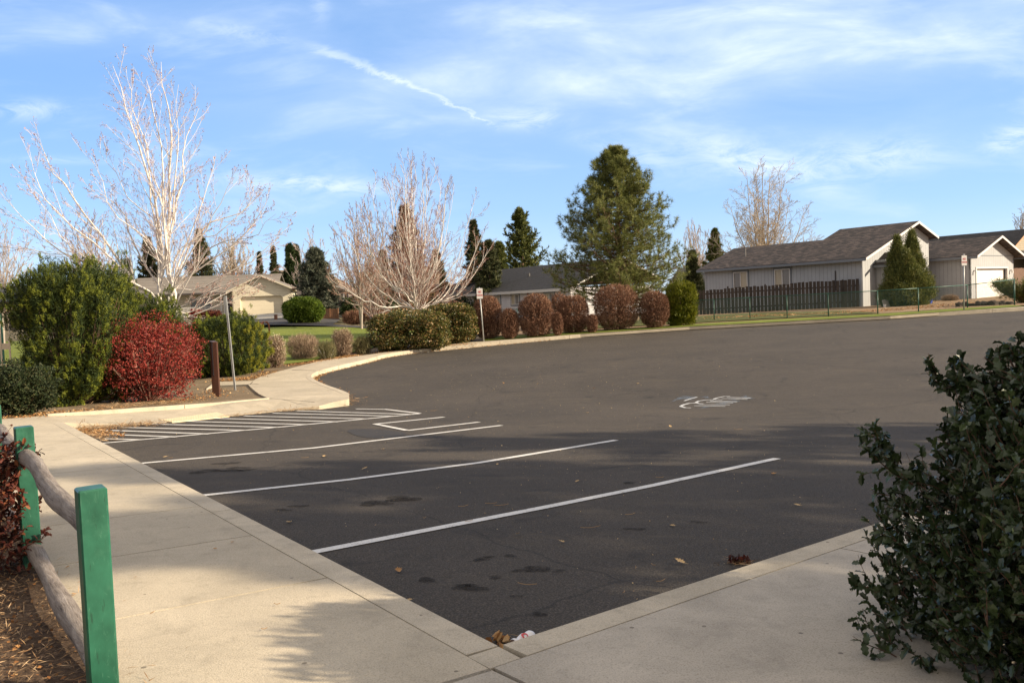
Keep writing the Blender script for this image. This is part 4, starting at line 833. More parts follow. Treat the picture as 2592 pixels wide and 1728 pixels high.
def spreading(name, x, y, D, rpx, hpx, mat, label, seed, n=9000):
    c = at(x, D); o = empty(name, (c.x, c.y, c.z+.12), 0, label, 'shrub'); rng = np.random.default_rng(seed); r = px2m(rpx, D); h = px2m(hpx, D); q = 70; az = rng.uniform(0, 6.28, q); ln = r*rng.uniform(.6, 1.05, q)
    P = np.stack([np.zeros((q, 3)), np.column_stack([np.cos(az)*ln*.5, np.sin(az)*ln*.5, h*rng.uniform(.3, .8, q)]), np.column_stack([np.cos(az)*ln, np.sin(az)*ln, h*rng.uniform(.25, 1.0, q)])], 1)
    Gs = Geo(); Gs.tubes(P, np.array([[.03, .02, .008]])*np.ones((q, 1)), 4); Gs.build('branches', 'stem', o); i = rng.integers(0, q, n); t = rng.random(n)**.6*1.98; a = t.astype(int); f = (t-a)[:, None]; pos = P[i, a]*(1-f)+P[i, a+1]*f+rng.normal(size=(n, 3))*r*.06; dr = unit(P[i, a+1]-P[i, a])
    G = Geo(); blades(G, np.maximum(pos, (-99, -99, .02)), dr+rng.normal(size=dr.shape)*.45+(0, 0, .2), .16*rng.uniform(.6, 1.2, n), .035, rng); G.build('foliage', mat, o); return o
spreading('spreading_juniper', 2592, 765, 42.5, 76, 62, 'juniper', 'wide spreading dark green juniper behind the last chain-link post at the right edge', 82)
shr(twiggy, 2386, 2425, 746, 766, 'dead_shrub', 'tan_twig', 'small straw-coloured dead shrub at the foot of the grey garage wall', 'shrub', 83, D=55.5, n=1200, L=.3, W=.02, up=1.0, stems=30)

# ------------------------------------------------------------------ trees
def ztree(x, y): return x/2.24, 100+y/2.24
TD = 29.0; tb = at(436, TD); tbz = float(H(tb.x, tb.y))+.1
def lim(pts, dy0=0, dy1=0):
    o_ = []
    for i, p in enumerate(pts):
        D = TD+dy0+(dy1-dy0)*i/max(1, len(pts)-1); sx, sy = ztree(*p); q = at(sx, D, sy); o_.append((q.x-tb.x, q.y-tb.y, (q.z-tbz)*.965))
    return o_
B1 = [(935, 1640), (905, 1500), (900, 1380)]; B2 = [(985, 1640), (985, 1520), (972, 1400)]
LM = [(B1+[(930, 1250), (890, 1000), (860, 850), (800, 620), (740, 440), (690, 280), (622, 80)], 0, .6, .095, .008), (B2+[(950, 1200), (955, 1000), (975, 700), (975, 450), (930, 280), (897, 65)], .3, -.2, .105, .008),
 (B1+[(940, 1200), (922, 1000), (925, 850), (905, 600), (870, 330), (822, 150)], 0, -.7, .08, .008), (B2+[(960, 1150), (985, 950), (1035, 720), (1060, 480), (1125, 330)], .3, .9, .08, .008), (B1+[(905, 1200), (860, 950), (850, 700), (800, 450), (745, 300), (735, 180)], 0, 1.2, .06, .007), (B2+[(965, 1050), (1000, 750), (1005, 500), (1010, 210)], .3, -.9, .06, .007),
 (B2+[(1060, 1180), (1180, 1020), (1340, 955), (1480, 840)], .3, .8, .07, .007), (B2+[(1090, 1300), (1280, 1170), (1440, 1010), (1505, 880)], .3, -.8, .065, .007), (B2+[(1130, 1400), (1300, 1300), (1480, 1190), (1605, 1060)], .3, .2, .06, .006), (B2+[(1010, 1250), (1090, 1010), (1180, 800), (1220, 600)], .3, 1.4, .06, .006), (B2+[(1050, 1250), (1150, 1080), (1240, 900), (1330, 740)], .3, -1.3, .055, .006),
 (B1+[(810, 1240), (745, 1100), (700, 950), (610, 860), (510, 820)], 0, .9, .055, .006), (B1[:2]+[(860, 1420), (770, 1360), (650, 1200), (555, 1050), (430, 900), (350, 780), (280, 660), (195, 480)], 0, -.6, .085, .007), (B1[:2]+[(850, 1410), (740, 1350), (640, 1240), (500, 1110), (350, 970), (265, 860), (205, 740), (178, 580)], 0, -1.3, .07, .006),
 (B1[:2]+[(800, 1400), (700, 1330), (500, 1250), (340, 1170), (200, 1050), (100, 950), (-10, 820)], 0, .3, .065, .006), (B1[:2]+[(760, 1400), (560, 1330), (420, 1230), (250, 1180), (80, 1150), (0, 1130)], 0, 1.4, .045, .005), (B1[:2]+[(790, 1380), (640, 1300), (520, 1220), (380, 1130), (270, 960), (140, 760)], 0, -1.7, .05, .005), (B1+[(900, 1190), (800, 1080), (650, 960), (570, 760), (515, 610)], 0, -1.2, .05, .005), (B1+[(895, 1100), (830, 950), (710, 850), (640, 700), (555, 570)], 0, .7, .045, .005),
 (B2[:2]+[(1080, 1480), (1200, 1400), (1400, 1340), (1560, 1285)], .3, -.9, .05, .005), (B2[:2]+[(1060, 1540), (1180, 1480), (1330, 1400), (1480, 1380)], .3, 1.3, .045, .005), (B2[:2]+[(1030, 1560), (1120, 1540), (1280, 1480), (1400, 1420), (1500, 1300)], .3, .4, .045, .005), (B2+[(930, 1000), (870, 760), (800, 560), (760, 420), (700, 340)], .3, -1.5, .045, .005), (B2+[(1000, 1180), (1090, 1120), (1250, 1060), (1410, 900), (1440, 780)], .3, .1, .045, .005), (B2[:2]+[(1040, 1400), (1160, 1200), (1290, 1120), (1450, 1080), (1560, 960)], .3, -1.7, .045, .005)]
limb_tree('white_barked_tree', (tb.x, tb.y, tbz), [lim(l[0], l[1], l[2]) for l in LM], [(l[3]*.86, l[4]*.8) for l in LM], 'white_bark', 'pink_twig', 'tallest bare tree, white-barked with many upright and arching limbs, at the left', 'tree', 91,
    lv=((12, .30, .97, (20, 42), .25, .06), (8, .15, .98, (20, 45), .36, .05), (4, .2, 1, (20, 50), .42, .05)), buds=9000, minr=.0032)
def ft(x, D, ytop, wpx, *a, base=.1, **k):
    c = at(x, D); z = float(H(c.x, c.y))+base; return fan_tree(a[0], (c.x, c.y, z), at(x, D, ytop).z-z, px2m(wpx, D), *a[1:], **k)
ft(1056, 40, 424, 360, 'bare_tree', 34, 'white_bark', 'red_twig', 'broad fan-shaped bare tree with reddish twigs rising behind the clipped hedge', 'tree', 92, fork=.14, r0=.085, curve=.5, lv=((11, .18, .98, (16, 36), .28, .09), (7, .15, 1, (18, 42), .36, .08), (4, .1, 1, (20, 50), .42, .05)), minr=.0045, buds=9000, spread=1.2, low=.66)
ft(914, 58, 545, 190, 'bare_tree', 14, 'grey_bark', 'red_twig', 'slim single-trunked bare tree on the small lawn corner, left of the hedge', 'tree', 93, fork=.20, r0=.10, minr=.009, curve=.45)
ft(946, 63, 530, 220, 'bare_tree', 16, 'grey_bark', 'red_twig', 'many-stemmed pale bare tree behind the slim single-trunked one', 'tree', 94, fork=.03, r0=.14, minr=.010, curve=.3)
ft(800, 80, 602, 160, 'bare_tree', 14, 'grey_bark', 'pink_twig', 'sparse bare tree in front of the blue-grey spruce', 'tree', 95, fork=.2, r0=.10, minr=.011)
ft(240, 60, 552, 150, 'bare_tree', 20, 'grey_bark', 'red_twig', 'small reddish-brown bare tree seen through the left limbs of the white-barked tree', 'tree', 96, fork=.2, r0=.09, minr=.010, curve=.5)
ft(5, 50, 558, 190, 'bare_tree', 16, 'grey_bark', 'pink_twig', 'pinkish bare tree cut off by the left edge of the view', 'tree', 97, fork=.25, r0=.09, minr=.008)
ft(595, 112, 600, 150, 'bare_tree', 26, 'tan_branch', 'tan_branch', 'hazy tan bare tree rising behind the roof of the cream house', 'tree', 98, fork=.2, r0=.16, minr=.016, lv=((12, .2, .98, (16, 40), .28, .08), (8, .15, 1, (18, 42), .36, .06), (3, .1, 1, (20, 50), .42, .05)))
ft(1765, 110, 573, 120, 'bare_tree', 26, 'tan_branch', 'pink_twig', 'rounded pinkish bare tree on the skyline just right of the great pine', 'tree', 99, fork=.15, r0=.14, minr=.014, lv=((10, .2, .98, (14, 32), .28, .08), (7, .15, 1, (18, 38), .36, .06), (2, .1, 1, (20, 50), .42, .05)))
ft(1938, 90, 440, 235, 'cottonwood', 20, 'tan_branch', 'tan_branch', 'large pale bare cottonwood with a few dead leaves behind the grey house roof', 'tree', 100, fork=.22, r0=.2, minr=.010, curve=.6, lv=((13, .15, .98, (30, 60), .30, .04), (9, .15, 1, (25, 60), .40, .03), (5, .1, 1, (20, 55), .45, .02)), buds=1800, spread=1.15, low=.62)
ft(2600, 95, 545, 110, 'bare_tree', 12, 'grey_bark', 'grey_bark', 'thin bare branches above the dark roof at the right edge', 'tree', 101, fork=.4, r0=.1, minr=.012)
def cf(x, D, ytop, wpx, *a, **k):
    c = at(x, D); z = float(H(c.x, c.y))+.05; return conifer(a[0], (c.x, c.y, z), at(x, D, ytop).z-z, px2m(wpx, D), *a[1:], **k)
cf(1571, 45, 380, 372, 'ponderosa_pine', 'ponderosa', 'great dark green pine with long needles in the middle of the view', 110, nb=190, lb=15, nl=.28, w=.019, droop=.0, sweep=.75, m=25, base=.09, cone='dome', tuft=True, irregular=.2)
cf(1037, 82, 524, 165, 'spruce', 'brown_spruce', 'browning spruce standing behind the broad fan-shaped bare tree', 111, nb=90, lb=9, nl=.45, w=.10, m=15, pw=.85)
cf(1208, 92, 560, 90, 'spruce', 'spruce', 'narrow pointed spruce left of the dark roof', 112, nb=90, lb=8, nl=.42, w=.10, m=15, pw=.8, droop=0)
cf(1243, 86, 612, 92, 'spruce', 'spruce', 'rounded-topped spruce with drooping boughs touching the dark roof', 113, nb=90, lb=8, nl=.42, w=.10, m=16, pw=.55, droop=-.3)
cf(1326, 102, 534, 185, 'western_juniper', 'juniper', 'tall olive-green juniper above the middle of the dark roof', 114, nb=110, lb=9, nl=.45, w=.12, m=17, pw=.85, droop=.3, sweep=1.2, irregular=.35)
cf(1270, 98, 618, 70, 'western_juniper', 'juniper', 'smaller shaded juniper between the rounded spruce and the tall juniper', 115, nb=70, lb=8, nl=.45, w=.12, m=17, pw=.5, droop=.3)
cf(805, 76, 633, 128, 'blue_spruce', 'blue_spruce', 'blue-grey spruce behind the smooth round green shrub', 116, nb=110, lb=9, nl=.42, w=.09, m=15, pw=.62, droop=-.1)
for x, yt, wd, D, m, lab, sd in ((741, 621, 46, 110, 'cypress', 'left one of a pair of narrow dark cypresses', 1), (757, 624, 46, 111, 'cypress', 'right one of a pair of narrow dark cypresses', 2), (700, 626, 30, 105, 'spruce', 'thin wispy spruce left of the two cypresses', 3), (664, 640, 36, 108, 'spruce', 'small spruce right of the hazy tan tree', 4),
        (384, 604, 105, 110, 'spruce', 'dark conifer directly behind the trunks of the white-barked tree', 5), (515, 586, 125, 108, 'spruce', 'dark bushy conifer right of the white-barked trunks', 6), (1815, 583, 96, 105, 'western_juniper', 'dark ragged juniper between the pinkish bare tree and the cottonwood', 8), (1757, 640, 66, 95, 'spruce', 'low green conifer just right of the great pine', 9), (2595, 592, 40, 110, 'spruce', 'dark conifer tip behind the roof at the right edge', 10), (330, 660, 60, 100, 'cypress', 'low dark conifer left of the white-barked trunks', 12), (975, 640, 60, 95, 'brown_spruce', 'low brownish conifer behind the many-stemmed bare tree', 13), (1110, 640, 90, 95, 'spruce', 'dark conifer behind the right side of the fan-shaped bare tree', 14)):
    cf(x, D, yt, wd, 'conifer', m if m != 'western_juniper' else 'juniper', lab, 120+sd, nb=90, lb=9, nl=(.34 if wd < 45 else .5), w=.12, m=13, pw=(.6 if 'cypress' in lab or 'wispy' in lab else .95), droop=.1, sweep=.8, irregular=.3)
# trees standing beyond the right edge of the view; their shade falls across the lot
for k, (x, y, h, wd) in enumerate(((14, 2.3, 7.3, 4.8), (17, 4.6, 9.2, 5.6), (11.5, -3.6, 7.0, 4.6), (21, 7.4, 9.0, 5.4), (20, 2.2, 9.6, 5.6), (26, 8.0, 8.6, 5.0), (24, 4, 11, 6))):
    conifer('roadside_pine', (x, y, float(H(x, y))), h, wd, 'ponderosa', 'tall pine beyond the right edge whose shadow crosses the parking stalls', 140+k, nb=64, lb=7, nl=.32, w=.05, droop=.0, sweep=.9, m=15, base=.18, pw=.45, tuft=True, irregular=.35, group='pines beyond the right edge')

# ------------------------------------------------------------------ houses
def siding(name, c, pitch, vertical=True, dark=.55, width=.07, var=.10):
    """board siding: grooves every `pitch` metres"""
    m, nt, b = newmat(name); t = N(nt, 'ShaderNodeTexCoord'); s = N(nt, 'ShaderNodeSeparateXYZ'); nt.links.new(t.outputs['Object'], s.inputs[0])
    a = MATH(nt, 'ADD', s.outputs[0], s.outputs[1]) if vertical else s.outputs[2]
    fr = MATH(nt, 'FRACT', MATH(nt, 'DIVIDE', a, pitch)); gq = MATH(nt, 'LESS_THAN', fr, width)
    n = noise(nt, t.outputs['Object'], 1.3, 6, .6); n2 = noise(nt, t.outputs['Object'], 22, 3, .6)
    col = RAMP(nt, MATH(nt, 'ADD', MATH(nt, 'MULTIPLY', n, .6), MATH(nt, 'MULTIPLY', n2, .4)), [(.33, tuple(x*(1-var) for x in c)), (.66, tuple(min(1, x*(1+var)) for x in c))])
    col = MIX(nt, gq, col, tuple(x*dark for x in c)); nt.links.new(col, b.inputs['Base Color']); b.inputs['Roughness'].default_value = .8
    bump(nt, b, MATH(nt, 'SUBTRACT', 1.0, gq), .8, .012); return m
def shingle(name, stops, sx=.32, sy=.14):
    m, nt, b = newmat(name); t = N(nt, 'ShaderNodeTexCoord'); mp = N(nt, 'ShaderNodeMapping'); nt.links.new(t.outputs['Object'], mp.inputs[0]); mp.inputs['Rotation'].default_value = (0, 0, 0)
    br = N(nt, 'ShaderNodeTexBrick', inp={'Scale': 1.0, 'Mortar Size': .012, 'Brick Width': sx, 'Row Height': sy, 'Color1': (0, 0, 0, 1), 'Color2': (1, 1, 1, 1), 'Mortar': (.2, .2, .2, 1)}); br.offset = .37
    cb = N(nt, 'ShaderNodeCombineXYZ'); s = N(nt, 'ShaderNodeSeparateXYZ'); nt.links.new(mp.outputs[0], s.inputs[0]); nt.links.new(s.outputs[1], cb.inputs[0]); nt.links.new(MATH(nt, 'MULTIPLY', s.outputs[2], 2.4), cb.inputs[1]); nt.links.new(cb.outputs[0], br.inputs[0])
    n = noise(nt, mp.outputs[0], 30, 3, .6); n1 = noise(nt, mp.outputs[0], 2.2, 5, .6)
    f = MATH(nt, 'ADD', MATH(nt, 'MULTIPLY', br.outputs[0], .45), MATH(nt, 'ADD', MATH(nt, 'MULTIPLY', n, .3), MATH(nt, 'MULTIPLY', n1, .3)))
    nt.links.new(RAMP(nt, f, stops), b.inputs['Base Color']); b.inputs['Roughness'].default_value = .9; bump(nt, b, br.outputs[0], .5, .012); return m
siding('grey_siding', (.375, .385, .40), .29); siding('cream_siding', (.66, .60, .46), .18, False, .72, .10); siding('white_siding', (.60, .58, .60), .19, False, .62, .09)
siding('tan_siding', (.36, .30, .22), .2, False); siding('brown_siding', (.13, .10, .075), .25); siding('taupe_siding', (.26, .225, .21), .25, False)
siding('red_brown_siding', (.30, .17, .11), .3)
shingle('brown_shingle', [(.25, (.016, .013, .012)), (.5, (.042, .032, .029)), (.75, (.115, .085, .072))]); shingle('charcoal_shingle', [(.3, (.016, .016, .018)), (.7, (.034, .033, .036))]); shingle('grey_shingle', [(.3, (.13, .115, .10)), (.7, (.25, .22, .19))])
shingle('tan_shingle', [(.3, (.15, .105, .075)), (.7, (.33, .24, .165))]); shingle('rust_shingle', [(.3, (.13, .06, .04)), (.7, (.28, .14, .09))]); shingle('slate_shingle', [(.3, (.05, .05, .05)), (.7, (.10, .10, .098))])
plain('white_trim', (.62, .60, .58), .55, .08, 3); plain('blue_grey_trim', (.16, .175, .20), .6, .1, 3); plain('dark_trim', (.06, .05, .05), .6, .1, 3); plain('cream_trim', (.62, .56, .43), .6, .06, 3); plain('orange_trim', (.50, .26, .13), .6, .1, 3); plain('rust_trim', (.30, .07, .035), .6, .1, 3); plain('stone_base', (.33, .30, .25), .9, .15, 4)
siding('garage_panel', (.80, .76, .70), .53, False, .8, .03, .05); siding('cream_panel', (.70, .63, .48), .53, False, .8, .03, .05)
m, nt, b = newmat('glass'); b.inputs['Base Color'].default_value = (.05, .055, .055, 1); b.inputs['Roughness'].default_value = .06; b.inputs['Specular IOR Level'].default_value = .9
plain('blind', (.40, .34, .24), .4, .1, 1.5, spec=.8); plain('curtain', (.19, .18, .17), .35, .15, 2.5, spec=.8); plain('green_curtain', (.12, .13, .05), .4, .2, 6); plain('chimney_metal', (.18, .17, .16), .5, .2, 5, metal=.6)
plain('lamp_white', (.75, .72, .68), .4, .05); plain('gutter_white', (.58, .56, .53), .5, .06, 2)
def poly(G, pts): G.add([tuple(p) for p in pts], [tuple(range(len(pts)))])
def gable_wall(G, x0, x1, y, zb, ze, slope, apex, th=.12):
    """front wall with its gable: eave height ze, ridge at x=apex"""
    za = ze+(apex-x0)*slope; zr = za-(x1-apex)*slope
    G.prism([(x0, y, zb), (x1, y, zb), (x1, y, zr), (apex, y, za), (x0, y, ze)], (0, th, 0))
def roof(o, name, x0, x1, apex, y0, y1, ze, slope, mat, fas='white_trim', oh=.45, fo=.55, th=.14, sidef='blue_grey_trim', right=True, fw=.17, back=True, rake=True):
    """two slopes with eave fascias and rake boards; x0/x1 walls, y0 front (towards the viewer), y1 back"""
    G = Geo(); za = ze+(apex-x0)*slope; xl = x0-oh; zl = ze-oh*slope; xr = x1+oh; zr = za-(xr-apex)*slope; f = y0-fo; bk = y1+(fo if back else 0)
    G.prism([(xl, f, zl), (apex, f, za), (apex, f, za+th), (xl, f, zl+th)], (0, bk-f, 0))
    G.prism([(apex, f, za), (xr, f, zr), (xr, f, zr+th), (apex, f, za+th)], (0, bk-f, 0)); r = G.build(name, mat, o)
    if rake: G = Geo(); G.prism([(xl-.02, f-.035, zl-.03), (apex, f-.035, za-.03), (apex, f-.035, za+th-.02), (xl-.02, f-.035, zl+th-.02)], (0, .032, 0)); G.prism([(apex, f-.035, za-.03), (xr+.02, f-.035, zr-.03), (xr+.02, f-.035, zr+th-.02), (apex, f-.035, za+th-.02)], (0, .032, 0)); G.build('rake_board', fas, r)
    G = Geo(); G.box((xl-.022, (f+bk)/2, zl+th/2-.05), (.04, bk-f-.01, fw)); G.build('fascia', sidef, r)
    if right: G = Geo(); G.box((xr+.022, (f+bk)/2, zr+th/2-.05), (.04, bk-f-.01, fw)); G.build('fascia', sidef, r)
    return r
def window(o, face, c, w, h, frame, glasses, cols=2, fr=.06, trim=None, rows=1, off=0):
    """face 'x-' = wall whose outside is -x, 'y-' = outside is -y; c = (along, z) centre, off = wall plane"""
    def P(a, z, d): return (off-d, a, z) if face == 'x-' else (a, off-d, z)
    def D(a, z, d): return (d, a, z) if face == 'x-' else (a, d, z)
    if trim:
        G = Geo()
        for s in (-1, 1): G.box(P(c[0]+s*(w/2+fr+.05), c[1], .02), D(.10, h+fr*2+.2, .05)); G.box(P(c[0], c[1]+s*(h/2+fr+.05), .024), D(w+fr*2+.21, .10, .05))
        G.build('window_trim', trim, o)
    G = Geo()
    for s in (-1, 1): G.box(P(c[0]+s*(w/2+fr/2-.003), c[1], .045), D(fr, h+fr*2, .07)); G.box(P(c[0], c[1]+s*(h/2+fr/2-.003), .047), D(w+fr*2-.01, fr, .07))
    for k in range(1, cols): G.box(P(c[0]-w/2+w*k/cols, c[1], .043), D(fr*.9, h, .06))
    for k in range(1, rows): G.box(P(c[0], c[1]-h/2+h*k/rows, .041), D(w, fr*.9, .06))
    f = G.build('window', frame, o)
    for k in range(cols):
        for r in range(rows):
            G = Geo(); G.box(P(c[0]-w/2+w*(k+.5)/cols, c[1]-h/2+h*(r+.5)/rows, .012), D(w/cols-.02, h/rows-.02, .015)); G.build('pane', glasses[(k+r) % len(glasses)], f)
    return f

# grey house with attached garage. local x runs along its gable front, local y away from us
HX, HY = 22.75, 53.0; hz = 1.5-1.18; EV = 1.5+2.10-hz
gh = empty('grey_house', (HX, HY, hz), math.atan2(.6, .8), 'grey board-sided house with brown shingle roof and attached garage, behind the dark fence', 'house')
SL = .37; G = Geo()
G.box((-.06, 6.4, EV/2-.1), (.12, 12.8, EV+.12)); gable_wall(G, -.12, 8.6, 0, -.3, EV, SL, 6.2); G.box((2.2, 12.74, EV/2), (4.4, .12, EV+.3)); gable_wall(G, -.12, 8.6, 12.6, -.3, EV, SL, 4.0)
gable_wall(G, 4.4, 8.6, 5.2, -.3, EV+SL*2, SL, 6.2); G.build('wall', 'grey_siding', gh)
G = Geo(); G.box((-.065, 6.4, -.12), (.14, 12.84, .5)); G.box((4.2, .06, -.1), (8.6, .15, .5)); G.build('foundation', 'stone_base', gh)
roof(gh, 'roof', -.12, 8.45, 6.2, 0, 5.3, EV, SL, 'brown_shingle', back=False); r2 = roof(gh, 'roof', -.12, 8.1, 4.0, 5.3, 13.2, EV, SL, 'brown_shingle', fo=0, rake=False)
G = Geo(); G.cyl((1.75, 10.4, EV+.7), (1.75, 10.4, EV+1.45), .05, .05, 8); G.build('vent_pipe', 'chimney_metal', r2)
window(gh, 'x-', (9.45, 2.27), 1.15, 1.15, 'white_trim', ['blind', 'curtain'], trim='blue_grey_trim', off=-.12); window(gh, 'x-', (5.9, 2.27), 1.15, 1.15, 'white_trim', ['curtain', 'blind'], trim='blue_grey_trim', off=-.12)
G = Geo(); G.box((-.15, 1.85, 1.9), (.05, .07, 1.3)); G.build('downspout', 'dark_trim', gh)
G = Geo(); G.box((-.135, .06, EV/2), (.05, .14, EV)); G.box((-.05, -.02, EV/2), (.14, .05, EV)); G.build('corner_board', 'grey_siding', gh)
# bay with its own little gable
G = Geo(); G.box((1.56, -.35, EV/2-.15), (.10, .7, EV)); gable_wall(G, 1.5, 3.9, -.75, -.25, EV-.45, .55, 2.7, .1); G.box((3.85, -.35, EV/2-.15), (.10, .7, EV)); G.build('bay_wall', 'grey_siding', gh)
roof(gh, 'bay_roof', 1.5, 3.9, 2.7, -.75, .0, EV-.45, .55, 'brown_shingle', oh=.28, fo=.3, back=False)
window(gh, 'y-', (2.62, 1.55), 1.5, 1.45, 'white_trim', ['blind', 'blind'], trim='grey_siding', off=-.75)
G = Geo(); G.box((2.62, -.84, .73), (1.95, .14, .12)); G.build('window_sill', 'blue_grey_trim', gh)
G = Geo()
for k in range(7): G.box((5.4, -.03, EV+1.15+k*.11), (.55, .05, .05))
G.box((5.4, -.015, EV+1.48), (.62, .02, .85)); G.build('gable_vent', 'grey_siding', gh)
# garage wing
gx, gy = 9.75, -2.3; gz = 1.5-.96-hz; G = Geo(); G.box((gx+.06, gy+5.2, (EV+gz)/2-.1), (.12, 10.4, EV-gz+.3)); W_ = 6.9; ap = gx+3.45
zt = gz+2.16; dl, dr = gx+.85, gx+5.75
G.box(((gx+dl)/2, gy+.06, (gz+zt)/2-.05), (dl-gx, .12, zt-gz+.1)); G.box(((dr+gx+W_)/2, gy+.06, (gz+zt)/2-.05), (gx+W_-dr, .12, zt-gz+.1))
G.prism([(gx, gy, zt), (gx+W_, gy, zt), (gx+W_, gy, EV), (ap, gy, EV+3.45*SL), (gx, gy, EV)], (0, .12, 0)); G.box((gx+W_-.06, gy+4, (EV+gz)/2-.1), (.12, 8, EV-gz+.3)); G.build('wall', 'grey_siding', gh)
roof(gh, 'roof', gx, gx+W_, ap, gy, gy+11.2, EV, SL, 'brown_shingle', fo=.65)
G = Geo(); G.box((gx+W_/2, gy-.012, EV+.02), (W_, .03, .05)); G.build('trim_band', 'blue_grey_trim', gh)
G = Geo(); G.box(((dl+dr)/2, gy+.22, (gz+zt)/2-.03), (dr-dl, .05, zt-gz)); gd = G.build('garage_door', 'garage_panel', gh)
G = Geo(); G.box((dl-.05, gy-.02, (gz+zt)/2), (.1, .05, zt-gz)); G.box((dr+.05, gy-.02, (gz+zt)/2), (.1, .05, zt-gz)); G.box(((dl+dr)/2, gy-.021, zt+.055), (dr-dl+.2, .05, .11)); G.build('door_frame', 'white_trim', gh)
for xx in (dl-.38, dr+.55):
    G = Geo(); G.box((xx, gy-.06, zt-.15), (.08, .12, .1)); G.cyl((xx, gy-.15, zt-.18), (xx, gy-.15, zt-.34), .05, .08, 8); G.cyl((xx, gy-.15, zt-.1), (xx, gy-.15, zt-.18), .02, .05, 8); G.build('wall_lamp', 'lamp_white', gh)
G = Geo(); G.box((gx+.02, gy+4.6, gz+.55), (.10, .18, .18)); G.build('outlet_box', 'grey_siding', gh)

# neighbour's house behind at the far right
c = at(2540, 76); nh = empty('brown_house', (c.x, c.y, .35), math.atan2(.6, .8), 'brown house with charcoal roof and orange-edged gable behind the grey garage', 'house')
G = Geo(); gable_wall(G, 0, 9, 0, 0, 3.9, .52, 4.5); G.box((.06, 9, 1.9), (.12, 18, 3.8)); G.build('wall', 'tan_siding', nh); roof(nh, 'roof', 0, 9, 4.5, 0, 18, 3.9, .52, 'charcoal_shingle', fas='orange_trim', sidef='rust_trim')
c = at(2552, 70); G = Geo(); nh2 = nh
G = Geo(); G.prism([(1.2, -4.5, 2.55), (1.2, -.2, 4.2), (1.2, -.2, 4.32), (1.2, -4.5, 2.67)], (14, 0, 0)); G.build('porch_roof', 'charcoal_shingle', nh)
G = Geo(); G.box((8, -4.55, 2.6), (14, .05, .2)); G.build('porch_fascia', 'rust_trim', nh); G = Geo(); G.box((8.3, -3.9, 1.1), (13, .12, 2.9)); G.build('porch_wall', 'brown_siding', nh)

# white house with the charcoal roof, behind the brown hedges
c = at(1190, 88); wh = empty('white_house', (c.x, c.y, .12), math.atan2(.6, .8), 'pale horizontal-sided house under a plain charcoal roof, left of and behind the great pine', 'house')
Lh = 21.0; We = 1.5+1.35-.12; G = Geo(); G.box((0, 2.6-Lh/2+2, We/2-.1), (.12, Lh, We+.2)); G.box((5.4, -Lh+4.6, We/2), (10.8, .12, We)); G.build('wall', 'white_siding', wh)
rw = roof(wh, 'roof', 0, 11.0, 6.4, -Lh+4.6, 6.6, We, .40, 'charcoal_shingle', fas='gutter_white', sidef='gutter_white', oh=.5, fw=.26)
for yy, zz in ((-8.2, 1.9), (-9.0, 2.2), (-6.2, 1.35), (3.3, .6), (-8.9, 2.05)):
    G = Geo(); x = zz/.40-.0; G.cyl((x, yy, We+zz-.05), (x, yy, We+zz+(.45 if zz < 1.5 else .22)), .09, .09, 8); G.build('roof_vent', 'chimney_metal', rw)
window(wh, 'x-', (-1.4, 1.6), 1.0, 1.3, 'white_trim', ['green_curtain', 'glass'], cols=1, rows=2, trim='blue_grey_trim', off=-.06)
window(wh, 'x-', (3.7, 1.85), 1.9, .75, 'white_trim', ['curtain', 'glass'], cols=2, trim='blue_grey_trim', off=-.06); window(wh, 'x-', (-5.3, 1.9), .75, .8, 'white_trim', ['blind'], cols=1, trim='blue_grey_trim', off=-.06); window(wh, 'x-', (-8.2, 1.85), 1.2, .9, 'white_trim', ['curtain', 'blind'], trim='blue_grey_trim', off=-.06); window(wh, 'x-', (-13.5, 1.7), 1.4, 1.1, 'white_trim', ['curtain', 'blind'], trim='blue_grey_trim', off=-.06)
G = Geo(); G.box((.0, 6.5, We/2), (.16, .16, We)); G.build('porch_column', 'white_trim', wh); G = Geo(); G.box((2.2, 5.5, We/2), (.1, 2.2, We)); G.build('porch_wall', 'brown_siding', wh)
for yy, zz in ((3.0, 2.22), (-9.3, 2.35)):
    G = Geo(); G.box((-.16, yy-1.0, zz), (.05, .28, .05)); G.box((-.16, yy-1.0, zz), (.05, .05, .3)); G.build('wall_ornament', 'rust_trim', wh)

# small grey-roofed house between pine and grey house
c = at(1735, 92); sh = empty('grey_roofed_house', (c.x, c.y, .1), math.atan2(.6, .8)-1.2, 'low house with a slate grey roof seen between the great pine and the grey house', 'house')
G = Geo(); G.box((3, 5, 1.2), (12, .12, 2.4)); G.box((-3, 9, 1.2), (.12, 8, 2.4)); G.build('wall', 'white_siding', sh); G = Geo(); G.prism([(-4, 4.4, 2.3), (-4, 9, 4.9), (-4, 9, 5.05), (-4, 4.4, 2.45)], (13.5, 0, 0)); G.prism([(-4, 9, 4.9), (-4, 13.6, 2.3), (-4, 13.6, 2.45), (-4, 9, 5.05)], (13.5, 0, 0)); rr = G.build('roof', 'slate_shingle', sh)
G = Geo(); G.cyl((1.5, 8, 4.3), (1.5, 8, 5.1), .16, .16, 8); G.build('roof_vent', 'lamp_white', rr)

